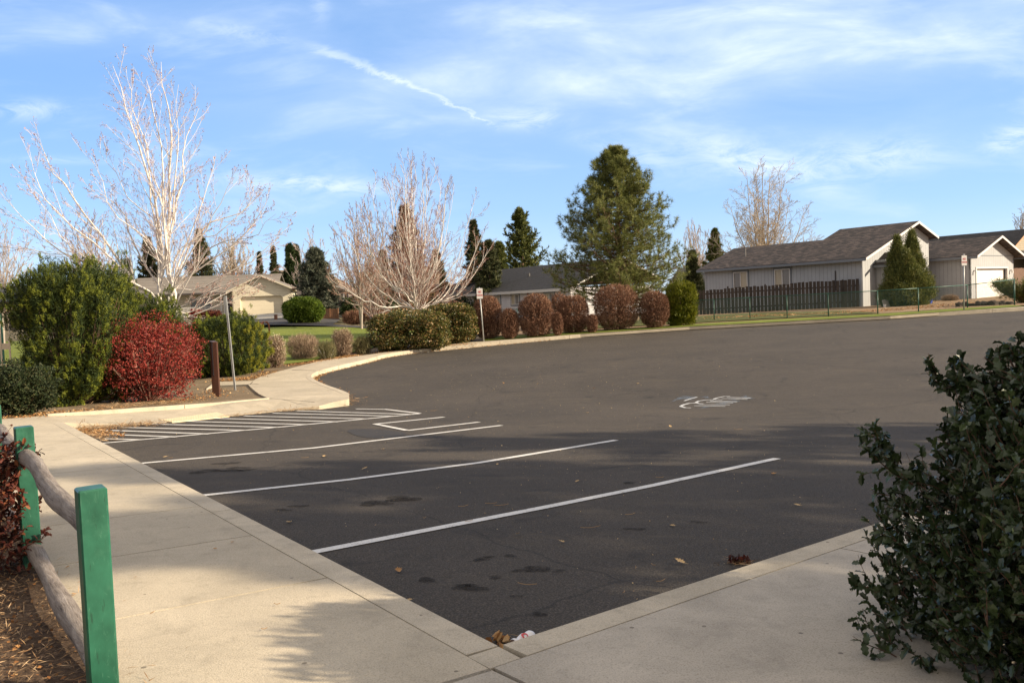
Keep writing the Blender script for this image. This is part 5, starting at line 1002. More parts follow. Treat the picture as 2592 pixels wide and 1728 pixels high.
# cream house with the garage facing us
cz0 = float(at(661, 95, 797).z); c = at(590, 95); ch = empty('cream_house', (c.x, c.y, cz0), math.radians(8), 'cream house with double garage and grey roof, at the end of its driveway', 'house')
GW = 6.7; ge = 2.95; sl2 = .46; dlx, drx = .85, 5.7; zt = 2.2; G = Geo()
G.box((dlx/2, .06, zt/2-.1), (dlx, .12, zt+.2)); G.box(((drx+GW)/2, .06, zt/2-.1), (GW-drx, .12, zt+.2)); G.prism([(0, 0, zt), (GW, 0, zt), (GW, 0, ge), (GW/2, 0, ge+GW/2*sl2), (0, 0, ge)], (0, .12, 0)); G.box((GW-.06, 5, ge/2), (.12, 10, ge)); G.box((.06, 3, ge/2), (.12, 6, ge))
G.box((-6, 5.2, 1.5), (12, .12, 3.0)); G.build('wall', 'cream_siding', ch)
roof(ch, 'roof', 0, GW, GW/2, 0, 9, ge, sl2, 'grey_shingle', fas='cream_trim', sidef='cream_trim', oh=.5, fo=.6)
G = Geo(); G.prism([(-13, 3.2, 2.75), (-13, 9, 5.0), (-13, 9, 5.14), (-13, 3.2, 2.89)], (17.5, 0, 0)); G.prism([(-13, 9, 5.0), (-13, 15, 2.75), (-13, 15, 2.89), (-13, 9, 5.14)], (17.5, 0, 0)); G.build('roof', 'grey_shingle', ch); G = Geo(); G.box((-4.5, 3.17, 2.8), (17, .05, .18)); G.build('fascia', 'dark_trim', ch)
G = Geo(); G.box(((dlx+drx)/2, .42, zt/2), (drx-dlx, .05, zt)); G.build('garage_door', 'cream_panel', ch)
G = Geo()
for x in (dlx, drx): G.prism([(x, .0, zt), (x+(.3 if x == dlx else -.3), .0, zt), (x, .0, zt-.3)], (0, .10, 0))
G.box((drx-.0, .24, zt/2), (.06, .36, zt)); G.box((dlx, .24, zt/2), (.06, .36, zt)); G.box(((dlx+drx)/2, .24, zt-.03), (drx-dlx, .34, .06)); G.build('door_frame', 'cream_trim', ch)
for xx, w in ((-4.6, 2.4), (-9.0, 1.6)): window(ch, 'y-', (xx, 1.65), w, 1.25, 'white_trim', ['glass', 'glass', 'glass'], cols=3, off=5.14)
G = Geo(); G.box((-1.0, 5.1, 1.05), (1.0, .1, 2.1)); G.build('front_door', 'dark_trim', ch)
G = Geo()
for k in range(44): G.box((-7.6+k*.15, 3.3, .75), (.035, .035, .85))
G.box((-4.4, 3.3, 1.2), (6.8, .06, .06)); G.box((-4.4, 3.3, .34), (6.8, .06, .06)); G.box((-4.4, 4.2, .1), (6.8, 1.9, .4)); G.build('porch_railing', 'white_trim', ch)
for xx in (-7.8, -1.9): G = Geo(); G.box((xx, 3.3, 1.4), (.14, .14, 2.8)); G.build('porch_post', 'white_trim', ch)
# tan roofs beyond and the little tan house on the right of the spruce
c = at(735, 118); th_ = empty('tan_roofed_house', (c.x, c.y, .9), math.radians(-20), 'house with tan roof and pale yellow wall behind the cream garage', 'house')
G = Geo(); gable_wall(G, -7, 5, 0, 0, 3.4, .55, -1); G.box((5, 5, 1.7), (.12, 10, 3.4)); G.build('wall', 'cream_siding', th_); roof(th_, 'roof', -7, 5, -1, 0, 11, 3.4, .55, 'tan_shingle', fas='cream_trim', sidef='cream_trim')
c = at(873, 82); lh = empty('tan_house', (c.x, c.y, c.z+.25), math.radians(3), 'small taupe house with white corner board and brown roof, behind the slim bare tree', 'house')
G = Geo(); G.prism([(-4.6, 0, -.2), (0, 0, -.2), (0, 0, 2.45), (-2.6, 0, 3.54), (-4.6, 0, 2.7)], (0, .12, 0)); G.box((-.06, 6, 1.2), (.12, 12, 2.6)); G.build('wall', 'taupe_siding', lh)
G = Geo(); G.box((-.02, -.03, 1.15), (.13, .06, 2.5)); G.box((-2.3, -.03, .02), (4.6, .06, .28)); G.build('corner_board', 'white_trim', lh); G = Geo(); G.box((-2.3, -.02, -.28), (4.6, .05, .45)); G.build('foundation', 'stone_base', lh)
G = Geo(); G.prism([(-2.6, -.5, 3.545), (.55, -.5, 2.22), (.55, -.5, 2.36), (-2.6, -.5, 3.685)], (0, 13, 0)); G.prism([(-2.6, -.5, 3.545), (-2.6, -.5, 3.685), (-5, -.5, 2.7), (-5, -.5, 2.56)], (0, 13, 0)); rr = G.build('roof', 'tan_shingle', lh); G = Geo(); G.prism([(-2.6, -.54, 3.49), (.58, -.54, 2.15), (.58, -.54, 2.36), (-2.6, -.54, 3.70)], (0, .035, 0)); G.build('rake_board', 'white_trim', rr)
G = Geo(); G.prism([(.3, 5, 2.4), (.3, 11, 4.5), (.3, 11, 4.6), (.3, 5, 2.5)], (9, 0, 0)); G.build('roof', 'tan_shingle', lh); G = Geo(); G.box((4.8, 5.3, 1.0), (9, .12, 2.8)); G.build('wall', 'red_brown_siding', lh)
# rust-roofed house at the far left, and the shelter in front of it
c = at(0, 105); bh = empty('rust_roofed_house', (c.x, c.y, c.z-.3), math.radians(-12), 'large house with reddish-brown hip roofs at the far left behind the shelter', 'house')
G = Geo(); G.box((3, 4, 1.5), (18, 8, 3)); G.build('wall', 'tan_siding', bh)
def hip(G, x0, x1, y0, y1, z0, h): 
    ym = (y0+y1)/2; d = (y1-y0)/2; G.add([(x0, y0, z0), (x1, y0, z0), (x1, y1, z0), (x0, y1, z0), (x0+d, ym, z0+h), (x1-d, ym, z0+h)], [(0, 1, 5, 4), (1, 2, 5), (2, 3, 4, 5), (3, 0, 4), (3, 2, 1, 0)])
G = Geo(); hip(G, -3.5, 9.5, -2.5, 6, 3.0, 2.9); G.build('roof', 'rust_shingle', bh); G = Geo(); hip(G, 0, 14, -1, 8, 3.0, 2.4); G.build('roof', 'rust_shingle', bh); G = Geo(); hip(G, -1, 9.5, -4, 2, 2.4, 1.3); G.build('roof', 'rust_shingle', bh)
c = at(46, 30, 775); s0 = at(46, 30); st_ = empty('picnic_shelter', (c.x, c.y, s0.z+.1), 0, 'open shelter with green posts and low grey roof at the left edge', 'shelter'); zr = c.z-st_.location.z
G = Geo(); G.prism([(-6, -.6, zr+.10), (-6, 3, zr+.75), (-6, 3, zr+.83), (-6, -.6, zr+.18)], (6.0, 0, 0)); G.prism([(-6, 3, zr+.75), (-6, 6.5, zr+.1), (-6, 6.5, zr+.18), (-6, 3, zr+.83)], (6.0, 0, 0)); rr = G.build('roof', 'slate_shingle', st_)
G = Geo(); G.box((-3, -.63, zr+.08), (6.05, .05, .16)); G.box((.02, 3, zr+.08), (.05, 7, .16)); G.build('fascia', 'stem', rr)
for x, y in ((-.62, -.2), (-.62, 6), (-5, -.2)): G = Geo(); G.box((x, y, zr/2), (.16, .16, zr)); G.build('post', 'green_paint', st_)
plain('beige_metal', (.60, .50, .36), .5, .08, 3); plain('brown_metal', (.075, .030, .018), .5, .2, 5); plain('rust_pipe', (.22, .075, .035), .6, .3, 8); plain('galvanised', (.34, .35, .35), .45, .2, 10, metal=.3); plain('wood_fence', (.030, .024, .021), .9, .45, 4, stretch=(1, 1, .25), fine=30, c2=(.085, .068, .058)); plain('new_wood', (.22, .11, .055), .85, .3, 4, stretch=(1, 1, .3)); plain('brown_wood_fence', (.20, .12, .085), .85, .3, 4, stretch=(1, 1, .3))
c = at(14, 26.5, 886); pl = empty('play_ladder', (c.x, c.y, float(H(c.x, c.y))+.1), math.radians(35), 'beige arched metal climbing hoop beside the shelter at the left edge', 'play equipment'); hh = at(14, 26.5, 785).z-pl.location.z
G = Geo(); r = .12; P = [(-r, 0, 0)]+[(-r*math.cos(t), 0, hh-r+r*math.sin(t)) for t in np.linspace(0, math.pi, 11)]+[(r, 0, 0)]; G.tubes(np.array([P]), np.full((1, len(P)), .028), 8); G.build('hoop', 'beige_metal', pl, smooth=True)
G = Geo(); G.box((0, 0, hh*.55), (.24, .03, .2)); G.build('panel', 'beige_metal', pl)
pf = empty('picket_railing', (c.x-1.2, c.y+.6, float(H(c.x, c.y))+.1), 0, 'low beige metal picket railing at the left edge behind the climbing hoop', 'fence'); G = Geo()
for k in range(15): G.box((-.2+k*.13, 0, .42), (.04, .03, .80))
G.build('pickets', 'beige_metal', pf); G = Geo(); G.box((.7, 0, .8), (1.95, .04, .04)); G.box((.7, 0, .1), (1.95, .04, .04)); G.build('rail', 'beige_metal', pf)

# ------------------------------------------------------------------ fences, signs, posts
# dark wooden fence in front of the grey house
A = at(1752, 56.0); B = Vector((HX, HY, 0)); B = Vector((22.45, 52.9, 0)); wf = empty('wood_fence', (A.x, A.y, 0), math.atan2(B.y-A.y, B.x-A.x), 'weathered dark board fence in front of the long wall of the grey house', 'fence'); Lf = math.hypot(B.x-A.x, B.y-A.y)
rng = np.random.default_rng(77); Gb, Gr = Geo(), Geo(); nb_ = int(Lf/.235); ux, uy = (B.x-A.x)/Lf, (B.y-A.y)/Lf
def hb(s): return float(H(A.x+ux*s, A.y+uy*s))+.13
for k in range(nb_):
    s = (k+.5)*Lf/nb_; z = hb(s); h = 1.80-.20*(1-s/Lf)+.04*math.floor(k/9 % 2)+rng.uniform(-.02, .03); Gb.box((s, -.04, z+h/2), (.19+rng.uniform(-.01, .015), .02, h), Matrix.Rotation(rng.uniform(-.012, .012), 3, 'Y'))
for z0 in (.35, 1.38):
    for k in range(int(Lf/2.4)+1):
        s0 = k*2.4; s1 = min(Lf, s0+2.4)
        if s1 > s0: Gr.bar((s0, 0, hb(s0)+z0), (s1, 0, hb(s1)+z0), .04, .09)
Gb.build('boards', 'wood_fence', wf); Gr.build('rails', 'wood_fence', wf)
for k in range(int(Lf/2.4)+1): G = Geo(); s = min(k*2.4, Lf-.06); G.box((s, .05, hb(s)+.88), (.10, .10, 1.86)); G.build('post', 'wood_fence', wf)
# red-brown board fence beyond the garage, far right
c = at(2556, 66); f2 = empty('board_fence', (c.x, c.y, c.z+.25), math.radians(20), 'reddish-brown board fence right of the grey garage', 'fence'); G = Geo()
for k in range(26): G.box((k*.17, 0, .95), (.155, .02, 1.9+.03*((k*7) % 3)))
G.build('boards', 'brown_wood_fence', f2); G = Geo(); G.box((2.1, .04, 1.5), (4.4, .04, .1)); G.box((2.1, .04, .4), (4.4, .04, .1)); G.build('rails', 'brown_wood_fence', f2)
# green chain-link fence
plain('green_coated_steel', (.018, .085, .060), .45, .2, 12); 
PX = [(1245, 819), (1310, 817.5), (1420, 815), (1530, 813.5), (1620, 812.5), (1716, 811.8), (1808, 810), (1898.5, 806.5), (1992.6, 804.5), (2097, 801), (2222, 795.5), (2325, 789.5), (2449, 779.5)]
pts = [g(x, y, .15) for x, y in PX]; 
for i, p in enumerate(pts): p.z = float(H(p.x, p.y))+.15
cf0 = pts[-1]; end = g(2568, 770.5, .15); end.z = float(H(end.x, end.y))+.15
cl_ = empty('chain_link_fence', (pts[6].x, pts[6].y, pts[6].z), 0, 'low green-coated chain-link fence running behind the far sidewalk', 'fence'); o0 = np.array(pts[6])
hts = [1.07]*len(pts)+[1.22]; allp = pts+[end]; tops = []
for p, h in zip(allp, hts): G = Geo(); q = np.array(p)-o0; G.cyl(q+(0, 0, -.1), q+(0, 0, h+.02), .034 if p is end else .026, k=8); G.build('post', 'green_coated_steel', cl_, smooth=True); tops.append(q+np.array((0, 0, h)))
G = Geo()
for a, b_ in zip(tops, tops[1:]): G.cyl(a, b_, .021, k=6)
G.build('top_rail', 'green_coated_steel', cl_, smooth=True)
Gm = Geo(); P = []
for i, (a, b_) in enumerate(zip(allp, allp[1:])):
    a0 = np.array(a)-o0; b0 = np.array(b_)-o0; Ls = np.linalg.norm((b0-a0)[:2]); h0, h1 = hts[i], hts[i+1]; d = .085; n = int(Ls/d)
    for k in range(-int(1.1/d), n+1):
        for sgn in (1, -1):
            s0, s1 = k*d, k*d+1.05; z0, z1 = (0, 1) if sgn > 0 else (1, 0)
            t0 = max(0, -s0)/1.05 if s0 < 0 else 0; t1 = 1 if s1 <= Ls else (Ls-s0)/1.05
            if t1 <= t0: continue
            q = []
            for t in (t0, t1):
                s = s0+(s1-s0)*t; f = s/Ls; zz = z0+(z1-z0)*t; base = a0*(1-f)+b0*f; q.append(base+np.array((0, 0, .03+zz*((h0*(1-f)+h1*f)-.05))))
            P.append(q)
Gm.tubes(np.array(P), np.full((len(P), 2), .0028), 3); Gm.build('wire_mesh', 'green_coated_steel', cl_)

# letters drawn as strokes
FONT = {'N': [[(0, 0), (0, 1), (.62, 0), (.62, 1)]], 'O': [[(.1, 0), (0, .15), (0, .85), (.1, 1), (.52, 1), (.62, .85), (.62, .15), (.52, 0), (.1, 0)]], 'P': [[(0, 0), (0, 1), (.5, 1), (.6, .88), (.6, .6), (.5, .48), (0, .48)]], 'A': [[(0, 0), (.31, 1), (.62, 0)], [(.12, .36), (.5, .36)]], 'R': [[(0, 0), (0, 1), (.5, 1), (.6, .88), (.6, .6), (.5, .48), (0, .48)], [(.28, .48), (.62, 0)]], 'K': [[(0, 0), (0, 1)], [(.58, 1), (0, .42)], [(.16, .56), (.62, 0)]], 'I': [[(.1, 0), (.1, 1)]], 'G': [[(.62, .82), (.5, 1), (.1, 1), (0, .85), (0, .15), (.1, 0), (.5, 0), (.62, .15), (.62, .48), (.34, .48)]]}
def write(G, text, cx, cz_, h, wd_, y, gap=.22):
    ws = [(.2 if c == 'I' else .62) for c in text]; tot = sum(ws)+gap*(len(text)-1); x = cx-tot*h*wd_/2
    for c, w_ in zip(text, ws):
        for st in FONT[c]:
            for (a, b_), (c2, d2) in zip(st, st[1:]): G.bar((x+a*h*wd_, y, cz_+b_*h-h/2), (x+c2*h*wd_, y, cz_+d2*h-h/2), .003, h*.13, up=(0, 0, 1))
        x += (w_+gap)*h*wd_
plain('sign_white', (.80, .76, .72), .35, .04, 6); plain('sign_red', (.62, .06, .05), .4, .05); plain('sign_back', (.12, .12, .125), .5, .1, metal=.3)
def no_parking(px, py, ytop, ys0, ys1, wpx, lean, rz, label):
    p = g(px, py, SW); p.z = float(H(p.x, p.y))+SW; D = p.y; o = empty('no_parking_sign', tuple(p), rz, label, 'sign', 'no parking signs by the far sidewalk'); zt = at(px, D, ytop).z-p.z; z0 = at(px, D, ys1).z-p.z; z1 = at(px, D, ys0).z-p.z; w_ = px2m(wpx, D)
    G = Geo(); G.cyl((0, 0, -.2), (lean, 0, zt), .030, k=10); G.build('pole', 'galvanised', o, smooth=True); cz_ = (z0+z1)/2; hh = z1-z0; lx = lean*cz_/zt
    r = .03; pr_ = []
    for sx, sz, a0 in ((1, 1, 0), (-1, 1, 90), (-1, -1, 180), (1, -1, 270)):
        for k in range(4): t = math.radians(a0+k*30); pr_.append((lx+sx*(w_/2-r)+r*math.cos(t), -.034, cz_+sz*(hh/2-r)+r*math.sin(t)))
    G = Geo(); G.prism(pr_, (0, -.004, 0)); b_ = G.build('panel', 'sign_white', o)
    G = Geo(); write(G, 'NO', lx, cz_+hh*.15, hh*.19, .95, -.0405); G.build('lettering', 'sign_red', b_); G = Geo(); write(G, 'PARKING', lx, cz_-hh*.17, hh*.13, .78, -.0405, .26); G.build('lettering', 'sign_red', b_)
no_parking(1225, 863.5, 727, 729, 755.5, 15.2, -.11, .0, 'left no parking sign, between the green hedge end and the brown shrubs')
no_parking(2440, 785.3, 643, 646.5, 672, 13.6, .03, .05, 'right no parking sign, in front of the grey garage wall')
# bare perforated pole with a sign plate seen from its edge
p = g(596, 988, .11); o = empty('sign_post', tuple(p), 0, 'tall galvanised perforated post with a sign plate seen edge-on', 'sign'); D = p.y; zt = at(584, D, 748).z-p.z; lx = at(584, D).x-at(596, D).x
G = Geo(); G.bar((0, 0, -.2), (lx, 0, zt), .05, .05); G.build('pole', 'galvanised', o)
G = Geo(); nh_ = 58
for k in range(nh_): t = (k+1)/(nh_+1)*.80; G.box((lx*t, -.0262, zt*t), (.016, .002, .018))
ho = G.build('perforation', 'dark_trim', o); ho['kind'] = 'stuff'
t0 = .78; G = Geo(); G.bar((lx*t0-.035, -.06, zt*t0), (lx-.035, -.06, zt+.02), .012, .30, up=(0, 1, 0)); 
G = Geo(); Rr = Matrix.Rotation(math.radians(8), 3, 'Z'); G.box((lx*.9-.045, .0, zt*.90), (.006, .30, .46), Rr); G.build('sign_panel', 'sign_back', o)
# brown panel on two square posts, seen almost edge-on
p = g(552, 1003, .11); q = g(536, 989, .11); o = empty('park_sign', tuple(p), 0, 'dark brown panel sign on two square posts, seen nearly from the side', 'sign'); D = p.y; hh = at(551, D, 867).z-p.z
dx, dy = q.x-p.x, q.y-p.y; G = Geo(); G.box((0, 0, hh/2-.1), (.10, .10, hh+.2)); G.build('post', 'brown_metal', o); dn = math.hypot(dx, dy); sc_ = 1.15; dx, dy = dx/dn*sc_, dy/dn*sc_; G = Geo(); G.box((dx, dy, hh/2-.1), (.10, .10, hh+.2)); G.build('post', 'brown_metal', o)
G = Geo(); G.bar((dx*.06, dy*.06, hh*.66), (dx*.94, dy*.94, hh*.66), .045, hh*.64); G.build('panel', 'brown_metal', o); G = Geo(); G.bar((-dx*.04, -dy*.04, hh+.012), (dx*1.05, dy*1.05, hh+.012), .12, .02); G.build('cap', 'brown_metal', o)
# rust pipe arch, beam, post, gate by the lawn
def gpt(x, y, off=.16): q = g(x, y, off); return q
p = gpt(673, 872); o = empty('pipe_arch', tuple(p), math.radians(50), 'rust-coloured bent pipe hoop standing on the lawn behind the tan shrub', 'bike rack'); hh = at(673, p.y, 814).z-p.z; r = .24
P = [(-r, 0, 0)]+[(-r*math.cos(t), 0, hh-r+r*math.sin(t)) for t in np.linspace(0, math.pi, 13)]+[(r, 0, 0)]; G = Geo(); G.tubes(np.array([P]), np.full((1, len(P)), .045), 10); G.build('hoop', 'rust_pipe', o, smooth=True)
p = at(655, 58); o = empty('barrier_rail', (p.x, p.y, p.z), math.radians(4), 'long low rust-brown rail at the driveway edge behind the yellowed mountain pine', 'rail'); hh = at(655, 58, 815).z-p.z; G = Geo(); G.box((-3.4, 0, hh-.1), (7.4, .12, .22)); G.build('beam', 'brown_metal', o)
for xx in (-6.5, -3.5, -.2): G = Geo(); G.box((xx, .0, hh/2-.1), (.12, .10, hh)); G.build('post', 'brown_metal', o)
p = at(698, 74); o = empty('wooden_post', (p.x, p.y, p.z), 0, 'short dark brown post at the driveway apron of the cream house', 'post'); hh = max(.6, at(698, 74, 799).z-p.z); G = Geo(); G.box((0, 0, hh/2-.1), (.24, .24, hh+.2)); G.box((0, 0, hh+.01), (.28, .28, .05)); G.build('post', 'brown_metal', o)
p = at(817, 73); o = empty('garden_gate', (p.x, p.y, p.z+.05), math.radians(-6), 'low reddish-brown wooden fence with a gate, between the round shrub and the small taupe house', 'fence'); hh = at(830, 73, 783).z-p.z
for nm, x0, x1, h in (('fence_panel', -.6, .62, hh), ('gate', .68, 1.36, hh*.98)):
    G = Geo(); n = int((x1-x0)/.13)
    for k in range(n): G.box((x0+(k+.5)*(x1-x0)/n, 0, h/2), (.12, .025, h))
    G.box(((x0+x1)/2, .03, h*.8), (x1-x0, .03, .09)); G.box(((x0+x1)/2, .03, h*.2), (x1-x0, .03, .09)); G.build(nm, 'new_wood', o)
for xx in (-.62, .65, 1.40): G = Geo(); G.box((xx, 0, hh*.52), (.10, .10, hh*1.04)); G.build('post', 'new_wood', o)
# driveway and path of the cream house
plain('driveway_concrete', (.40, .37, .31), .85, .12, 2); plain('path_asphalt', (.052, .048, .046), .9, .2, 6)
sheet('driveway', [xy(at(x, D)) for x, D in ((592, 94.5), (738, 94.5), (752, 76), (560, 76))], .20, 2.0, 'driveway_concrete')
sheet('path', [xy(at(x, D)) for x, D in ((560, 75.5), (790, 75.5), (855, 75.5), (862, 72), (842, 64), (1010, 58.5), (1010, 56.5), (830, 61.5), (560, 66))], .19, 1.5, 'path_asphalt')
sheet('garden_bed', [xy(at(x, D)) for x, D in ((730, 72), (812, 71.5), (812, 75), (730, 75))], .215, 1.0, 'mulch')
# things on the yard by the grey house
p = at(2246, 49.3); o = empty('board', (p.x, p.y, p.z+.13), math.radians(25), 'pale grey slab leaning beside the grey house bay', 'slab'); G = Geo(); G.prism([(-.25, 0, 0), (.28, 0, 0), (.22, .1, .36), (.05, .14, .42), (-.24, .12, .38)], (0, .05, .02)); G.build('slab', 'stone_base', o)
p = at(2240, 48.6); o = empty('bucket', (p.x, p.y, p.z+.13), 0, 'small white bucket on the ground below the grey slab', 'bucket'); G = Geo(); G.cyl((0, 0, 0), (0, 0, .16), .065, .08, 12); G.build('pail', 'lamp_white', o); G = Geo(); G.cyl((0, 0, .155), (0, 0, .175), .088, .088, 12); G.build('rim', 'lamp_white', o)
plain('blue_plastic', (.02, .06, .42), .45, .1, 4)
p = at(2350, 51.5); o = empty('bin', (p.x, p.y, p.z+.13), .5, 'bright blue plastic bin half hidden behind the two-pointed juniper', 'bin'); G = Geo(); G.prism([(-.16, -.16, 0), (.16, -.16, 0), (.20, -.20, .36), (-.20, -.20, .36)], (0, .34, 0)); G.build('bin_body', 'blue_plastic', o); G = Geo(); G.box((0, -.02, .375), (.44, .42, .03)); G.build('lid', 'blue_plastic', o)
plain('lava_rock', (.055, .038, .030), .95, .4, 9, bmp=.03); rng = np.random.default_rng(8)
for k, x in enumerate((2428, 2443, 2460, 2476, 2490, 2503, 2516, 2530, 2543, 2557)):
    p = at(x, 42.2+.15*(k % 3)-k*.12); d = unit(rng.normal(size=(26, 3))); 
    import bmesh
    bm = bmesh.new(); bmesh.ops.create_icosphere(bm, subdivisions=2, radius=1); sx, sy, sz = rng.uniform(.16, .27), rng.uniform(.14, .22), rng.uniform(.11, .18); ph = rng.uniform(0, 6, 3)
    for v_ in bm.verts: f = 1+.16*math.sin(4*v_.co.x+ph[0])+.14*math.sin(5*v_.co.y+ph[1])+.12*math.sin(6*v_.co.z+ph[2]); v_.co = Vector((v_.co.x*sx*f, v_.co.y*sy*f, v_.co.z*sz*f+sz*.5))
    me = bpy.data.meshes.new('rock'); bm.to_mesh(me); bm.free(); me.materials.append(matl('lava_rock')); o = bpy.data.objects.new('rock', me); COL.objects.link(o); o.location = (p.x, p.y, p.z+.12); o.rotation_euler = (0, 0, rng.uniform(0, 6)); tag(o, 'dark lumpy lava rock in the row behind the chain-link fence by the garage', 'rock', 'dark rocks lined up behind the chain-link fence')

# ------------------------------------------------------------------ litter
zz = lambda x, y: (900+x/1.8933, 900+y/1.8933); zl = lambda x, y: (x/2.1533, 1000+y/2.1533)
def oakleaf(curl, rng):
    o_ = [(0, -.9), (.05, -.35), (.28, -.38), (.20, -.15), (.52, -.08), (.26, .10), (.58, .34), (.24, .36), (.34, .66), (.10, .62), (0, .92)]; R_ = o_+[(-x, y) for x, y in o_[-2:0:-1]]; n = len(R_); V = [(x, y, curl*(x*x*1.2+.4*y*y)+.05*math.sin(5*x+3*y)) for x, y in R_]+[(0, -.3, 0), (0, .1, -.02), (0, .5, 0)]
    Fc = []
    def near(y): return n if y < -.15 else (n+1 if y < .33 else n+2)
    for i in range(n):
        j = (i+1) % n; a, b_ = near(R_[i][1]), near(R_[j][1]); Fc.append((i, j, a)); 
        if a != b_: Fc.append((j, b_, a))
    return V, Fc
rng = np.random.default_rng(31)
LV = [(zz(208, 1030), 'm', .045, 'dark curled leaf on the shaded asphalt right of the left kerb'), (zz(985, 890), 'b', .035, 'small tan leaf between the two big oil spots in the nearest stall'), (zz(1562, 992), 'b', .055, 'pale lobed oak leaf lying flat near the right kerb'), (zz(775, 855), 'b', .035, 'pale leaf just below the nearest stall line'), (zz(1523, 813), 'b', .035, 'light leaf below the outer end of the nearest stall line'), (zz(260, 1168), 'b', .03, 'yellowish leaf scrap against the left kerb'),
      (zz(40, 543), 'b', .055, 'golden leaf just above the second stall line'), (zz(130, 447), 'b', .05, 'golden leaf between the loading mark and the second stall line'), (zz(680, 520), 'b', .035, 'small leaf directly below the second stall line'), (zz(1090, 250), 'b', .05, 'tan leaf left of the sprayed drawing'), (zz(1110, 273), 'b', .05, 'pale leaf just below another one left of the sprayed drawing'), (zz(875, 132), 'b', .06, 'golden leaf far out in the open asphalt'), (zz(1140, 155), 'm', .06, 'dark brown leaf in the open asphalt'), (zz(1355, 133), 'b', .06, 'tan leaf above the sprayed drawing'), (zz(1510, 340), 'b', .05, 'pale leaf below the sprayed drawing'), (zz(710, 132), 'm', .06, 'flat dark leaf in the left part of the open asphalt'),
      (zl(903, 335), 'b', .05, 'golden leaf just above the third stall line near the left kerb'), (zl(1768, 332), 'b', .055, 'golden leaf below the middle of the third stall line'), (zl(1578, 690), 'b', .045, 'curled tan leaf below the second stall line near the left kerb'), (zl(735, 985), 'm', .02, 'dark speck of leaf in the middle of the left sidewalk'), (zl(365, 932), 'm', .02, 'dark curled scrap on the sidewalk by the far green post'), (zl(405, 1075), 'm', .02, 'brown scrap on the sidewalk right of the lower rail'), (zl(1175, 830), 'm', .02, 'dark scrap on the left sidewalk near a joint'), (zl(1265, 795), 'm', .022, 'small twig-like scrap on the sidewalk joint'), (((1186, 1055)), 'm', .03, 'little dark leaf on the asphalt'), ((2020, 1278), 'b', .045, 'pale round leaf in the shade near the large evergreen shrub'), ((1960, 1198), 'm', .045, 'reddish leaf just below the end of the nearest stall line'), ((1460, 1218), 'b', .04, 'tan leaf in the second stall')]
for (px, py), kind_, sz, lab in LV:
    p = g(px, py, .01 if kind_ != 's' else SW); onw = (px, py)
    P2_ = np.array([[p.x, p.y]]); inside = inpoly(P2_, [tuple(q) for q in lot_poly])[0]
    if not inside: p = g(px, py, SW)
    V, Fc = oakleaf(rng.uniform(.2, .7), rng); a = rng.uniform(0, 6.28); G = Geo(); Rm = np.array(Matrix.Rotation(a, 3, 'Z')@Matrix.Rotation(rng.uniform(-.3, .3), 3, 'X')); G.add(np.array(V)@Rm.T*sz, Fc); zmin = G.v[0][:, 2].min(); G.v[0][:, 2] -= zmin-.003
    o = G.build('fallen_leaf', 'brown_leaf' if kind_ == 'b' else 'dry_leaves', smooth=False); o.location = (p.x, p.y, float(H(p.x, p.y))+(0.007 if inside else SW-.009)); tag(o, lab, 'leaf', 'single dead leaves lying on the ground')
TW = [((zz(700, 722)), .25, .2), (zz(520, 726), .18, .5), (zz(650, 714), .2, .05), (zz(548, 797), .16, .7), (zz(1320, 766), .18, .4), (zz(1130, 830), .30, .2), (zz(1460, 588), .16, 0), (zz(820, 1105), .22, -.3), (zz(1345, 1022), .08, 1.4), (zz(1425, 1010), .08, -1.1), (zz(1468, 1087), .14, .6), (zz(1288, 1142), .07, 1.2), (zz(97, 818), .07, 1.5), (zz(333, 782), .08, 1), (zz(1835, 357), .25, .1), (zz(375, 266), .25, .2), (zl(930, 345), .10, 0), (zl(1660, 345), .18, 0), (zl(1510, 1135), .06, 0), (zl(1440, 1270), .05, .3)]
for k, ((px, py), ln, a) in enumerate(TW):
    p = g(px, py); ins = inpoly(np.array([[p.x, p.y]]), [tuple(q) for q in lot_poly])[0]; z = .012 if ins else SW-.002
    if not ins: p = g(px, py, SW)
    ln *= .55; t = np.linspace(-.5, .5, 6); P = np.column_stack([np.cos(a+t*.5)*t*ln, np.sin(a+t*.5)*t*ln, np.abs(t)*.008]); G = Geo(); G.tubes(P[None], np.full((1, 6), .0018), 4); o = G.build('twig', 'needle_litter'); o.location = (p.x, p.y, float(H(p.x, p.y))+z); tag(o, 'short dry twig or pine needle bundle lying on the pavement', 'twig', 'dry twigs scattered on the asphalt')
def litter(name, pts2, mat, n, size, zoff, rng, lab_h=.03, needles=False, parent=None):
    """uncountable drift of leaves or needles along a line"""
    P = np.array(pts2); i = rng.integers(0, len(P)-1, n); t = rng.random(n)[:, None]; q = P[i]*(1-t)+P[i+1]*t; q = q+rng.normal(size=q.shape)*np.array([lab_h, lab_h]); z = H(q[:, 0], q[:, 1])+zoff+rng.random(n)*size*.5
    G = Geo(); pos = np.column_stack([q, z]); d = rng.normal(size=(n, 3))*(1, 1, .25); sc = np.column_stack([np.full(n, .10 if needles else .8), np.full(n, 1.6 if needles else 1.0), np.ones(n)])*size*rng.uniform(.5, 1.2, n)[:, None]
    G.scatter(QUAD_V, QUAD_F, pos, frames(d, rng, hint=unit(rng.normal(size=(n, 3))*.4+(0, 0, 1))), sc); o = G.build(name, mat); tag(o, kind='stuff'); return o
kfront = [tuple(np.array(p)) for p in off_line(far_kerb, -.12)]
litter('leaf_litter', [p for p in kfront if p[0] < 2][6:], 'dry_leaves', 1500, .05, .012, rng, .07)
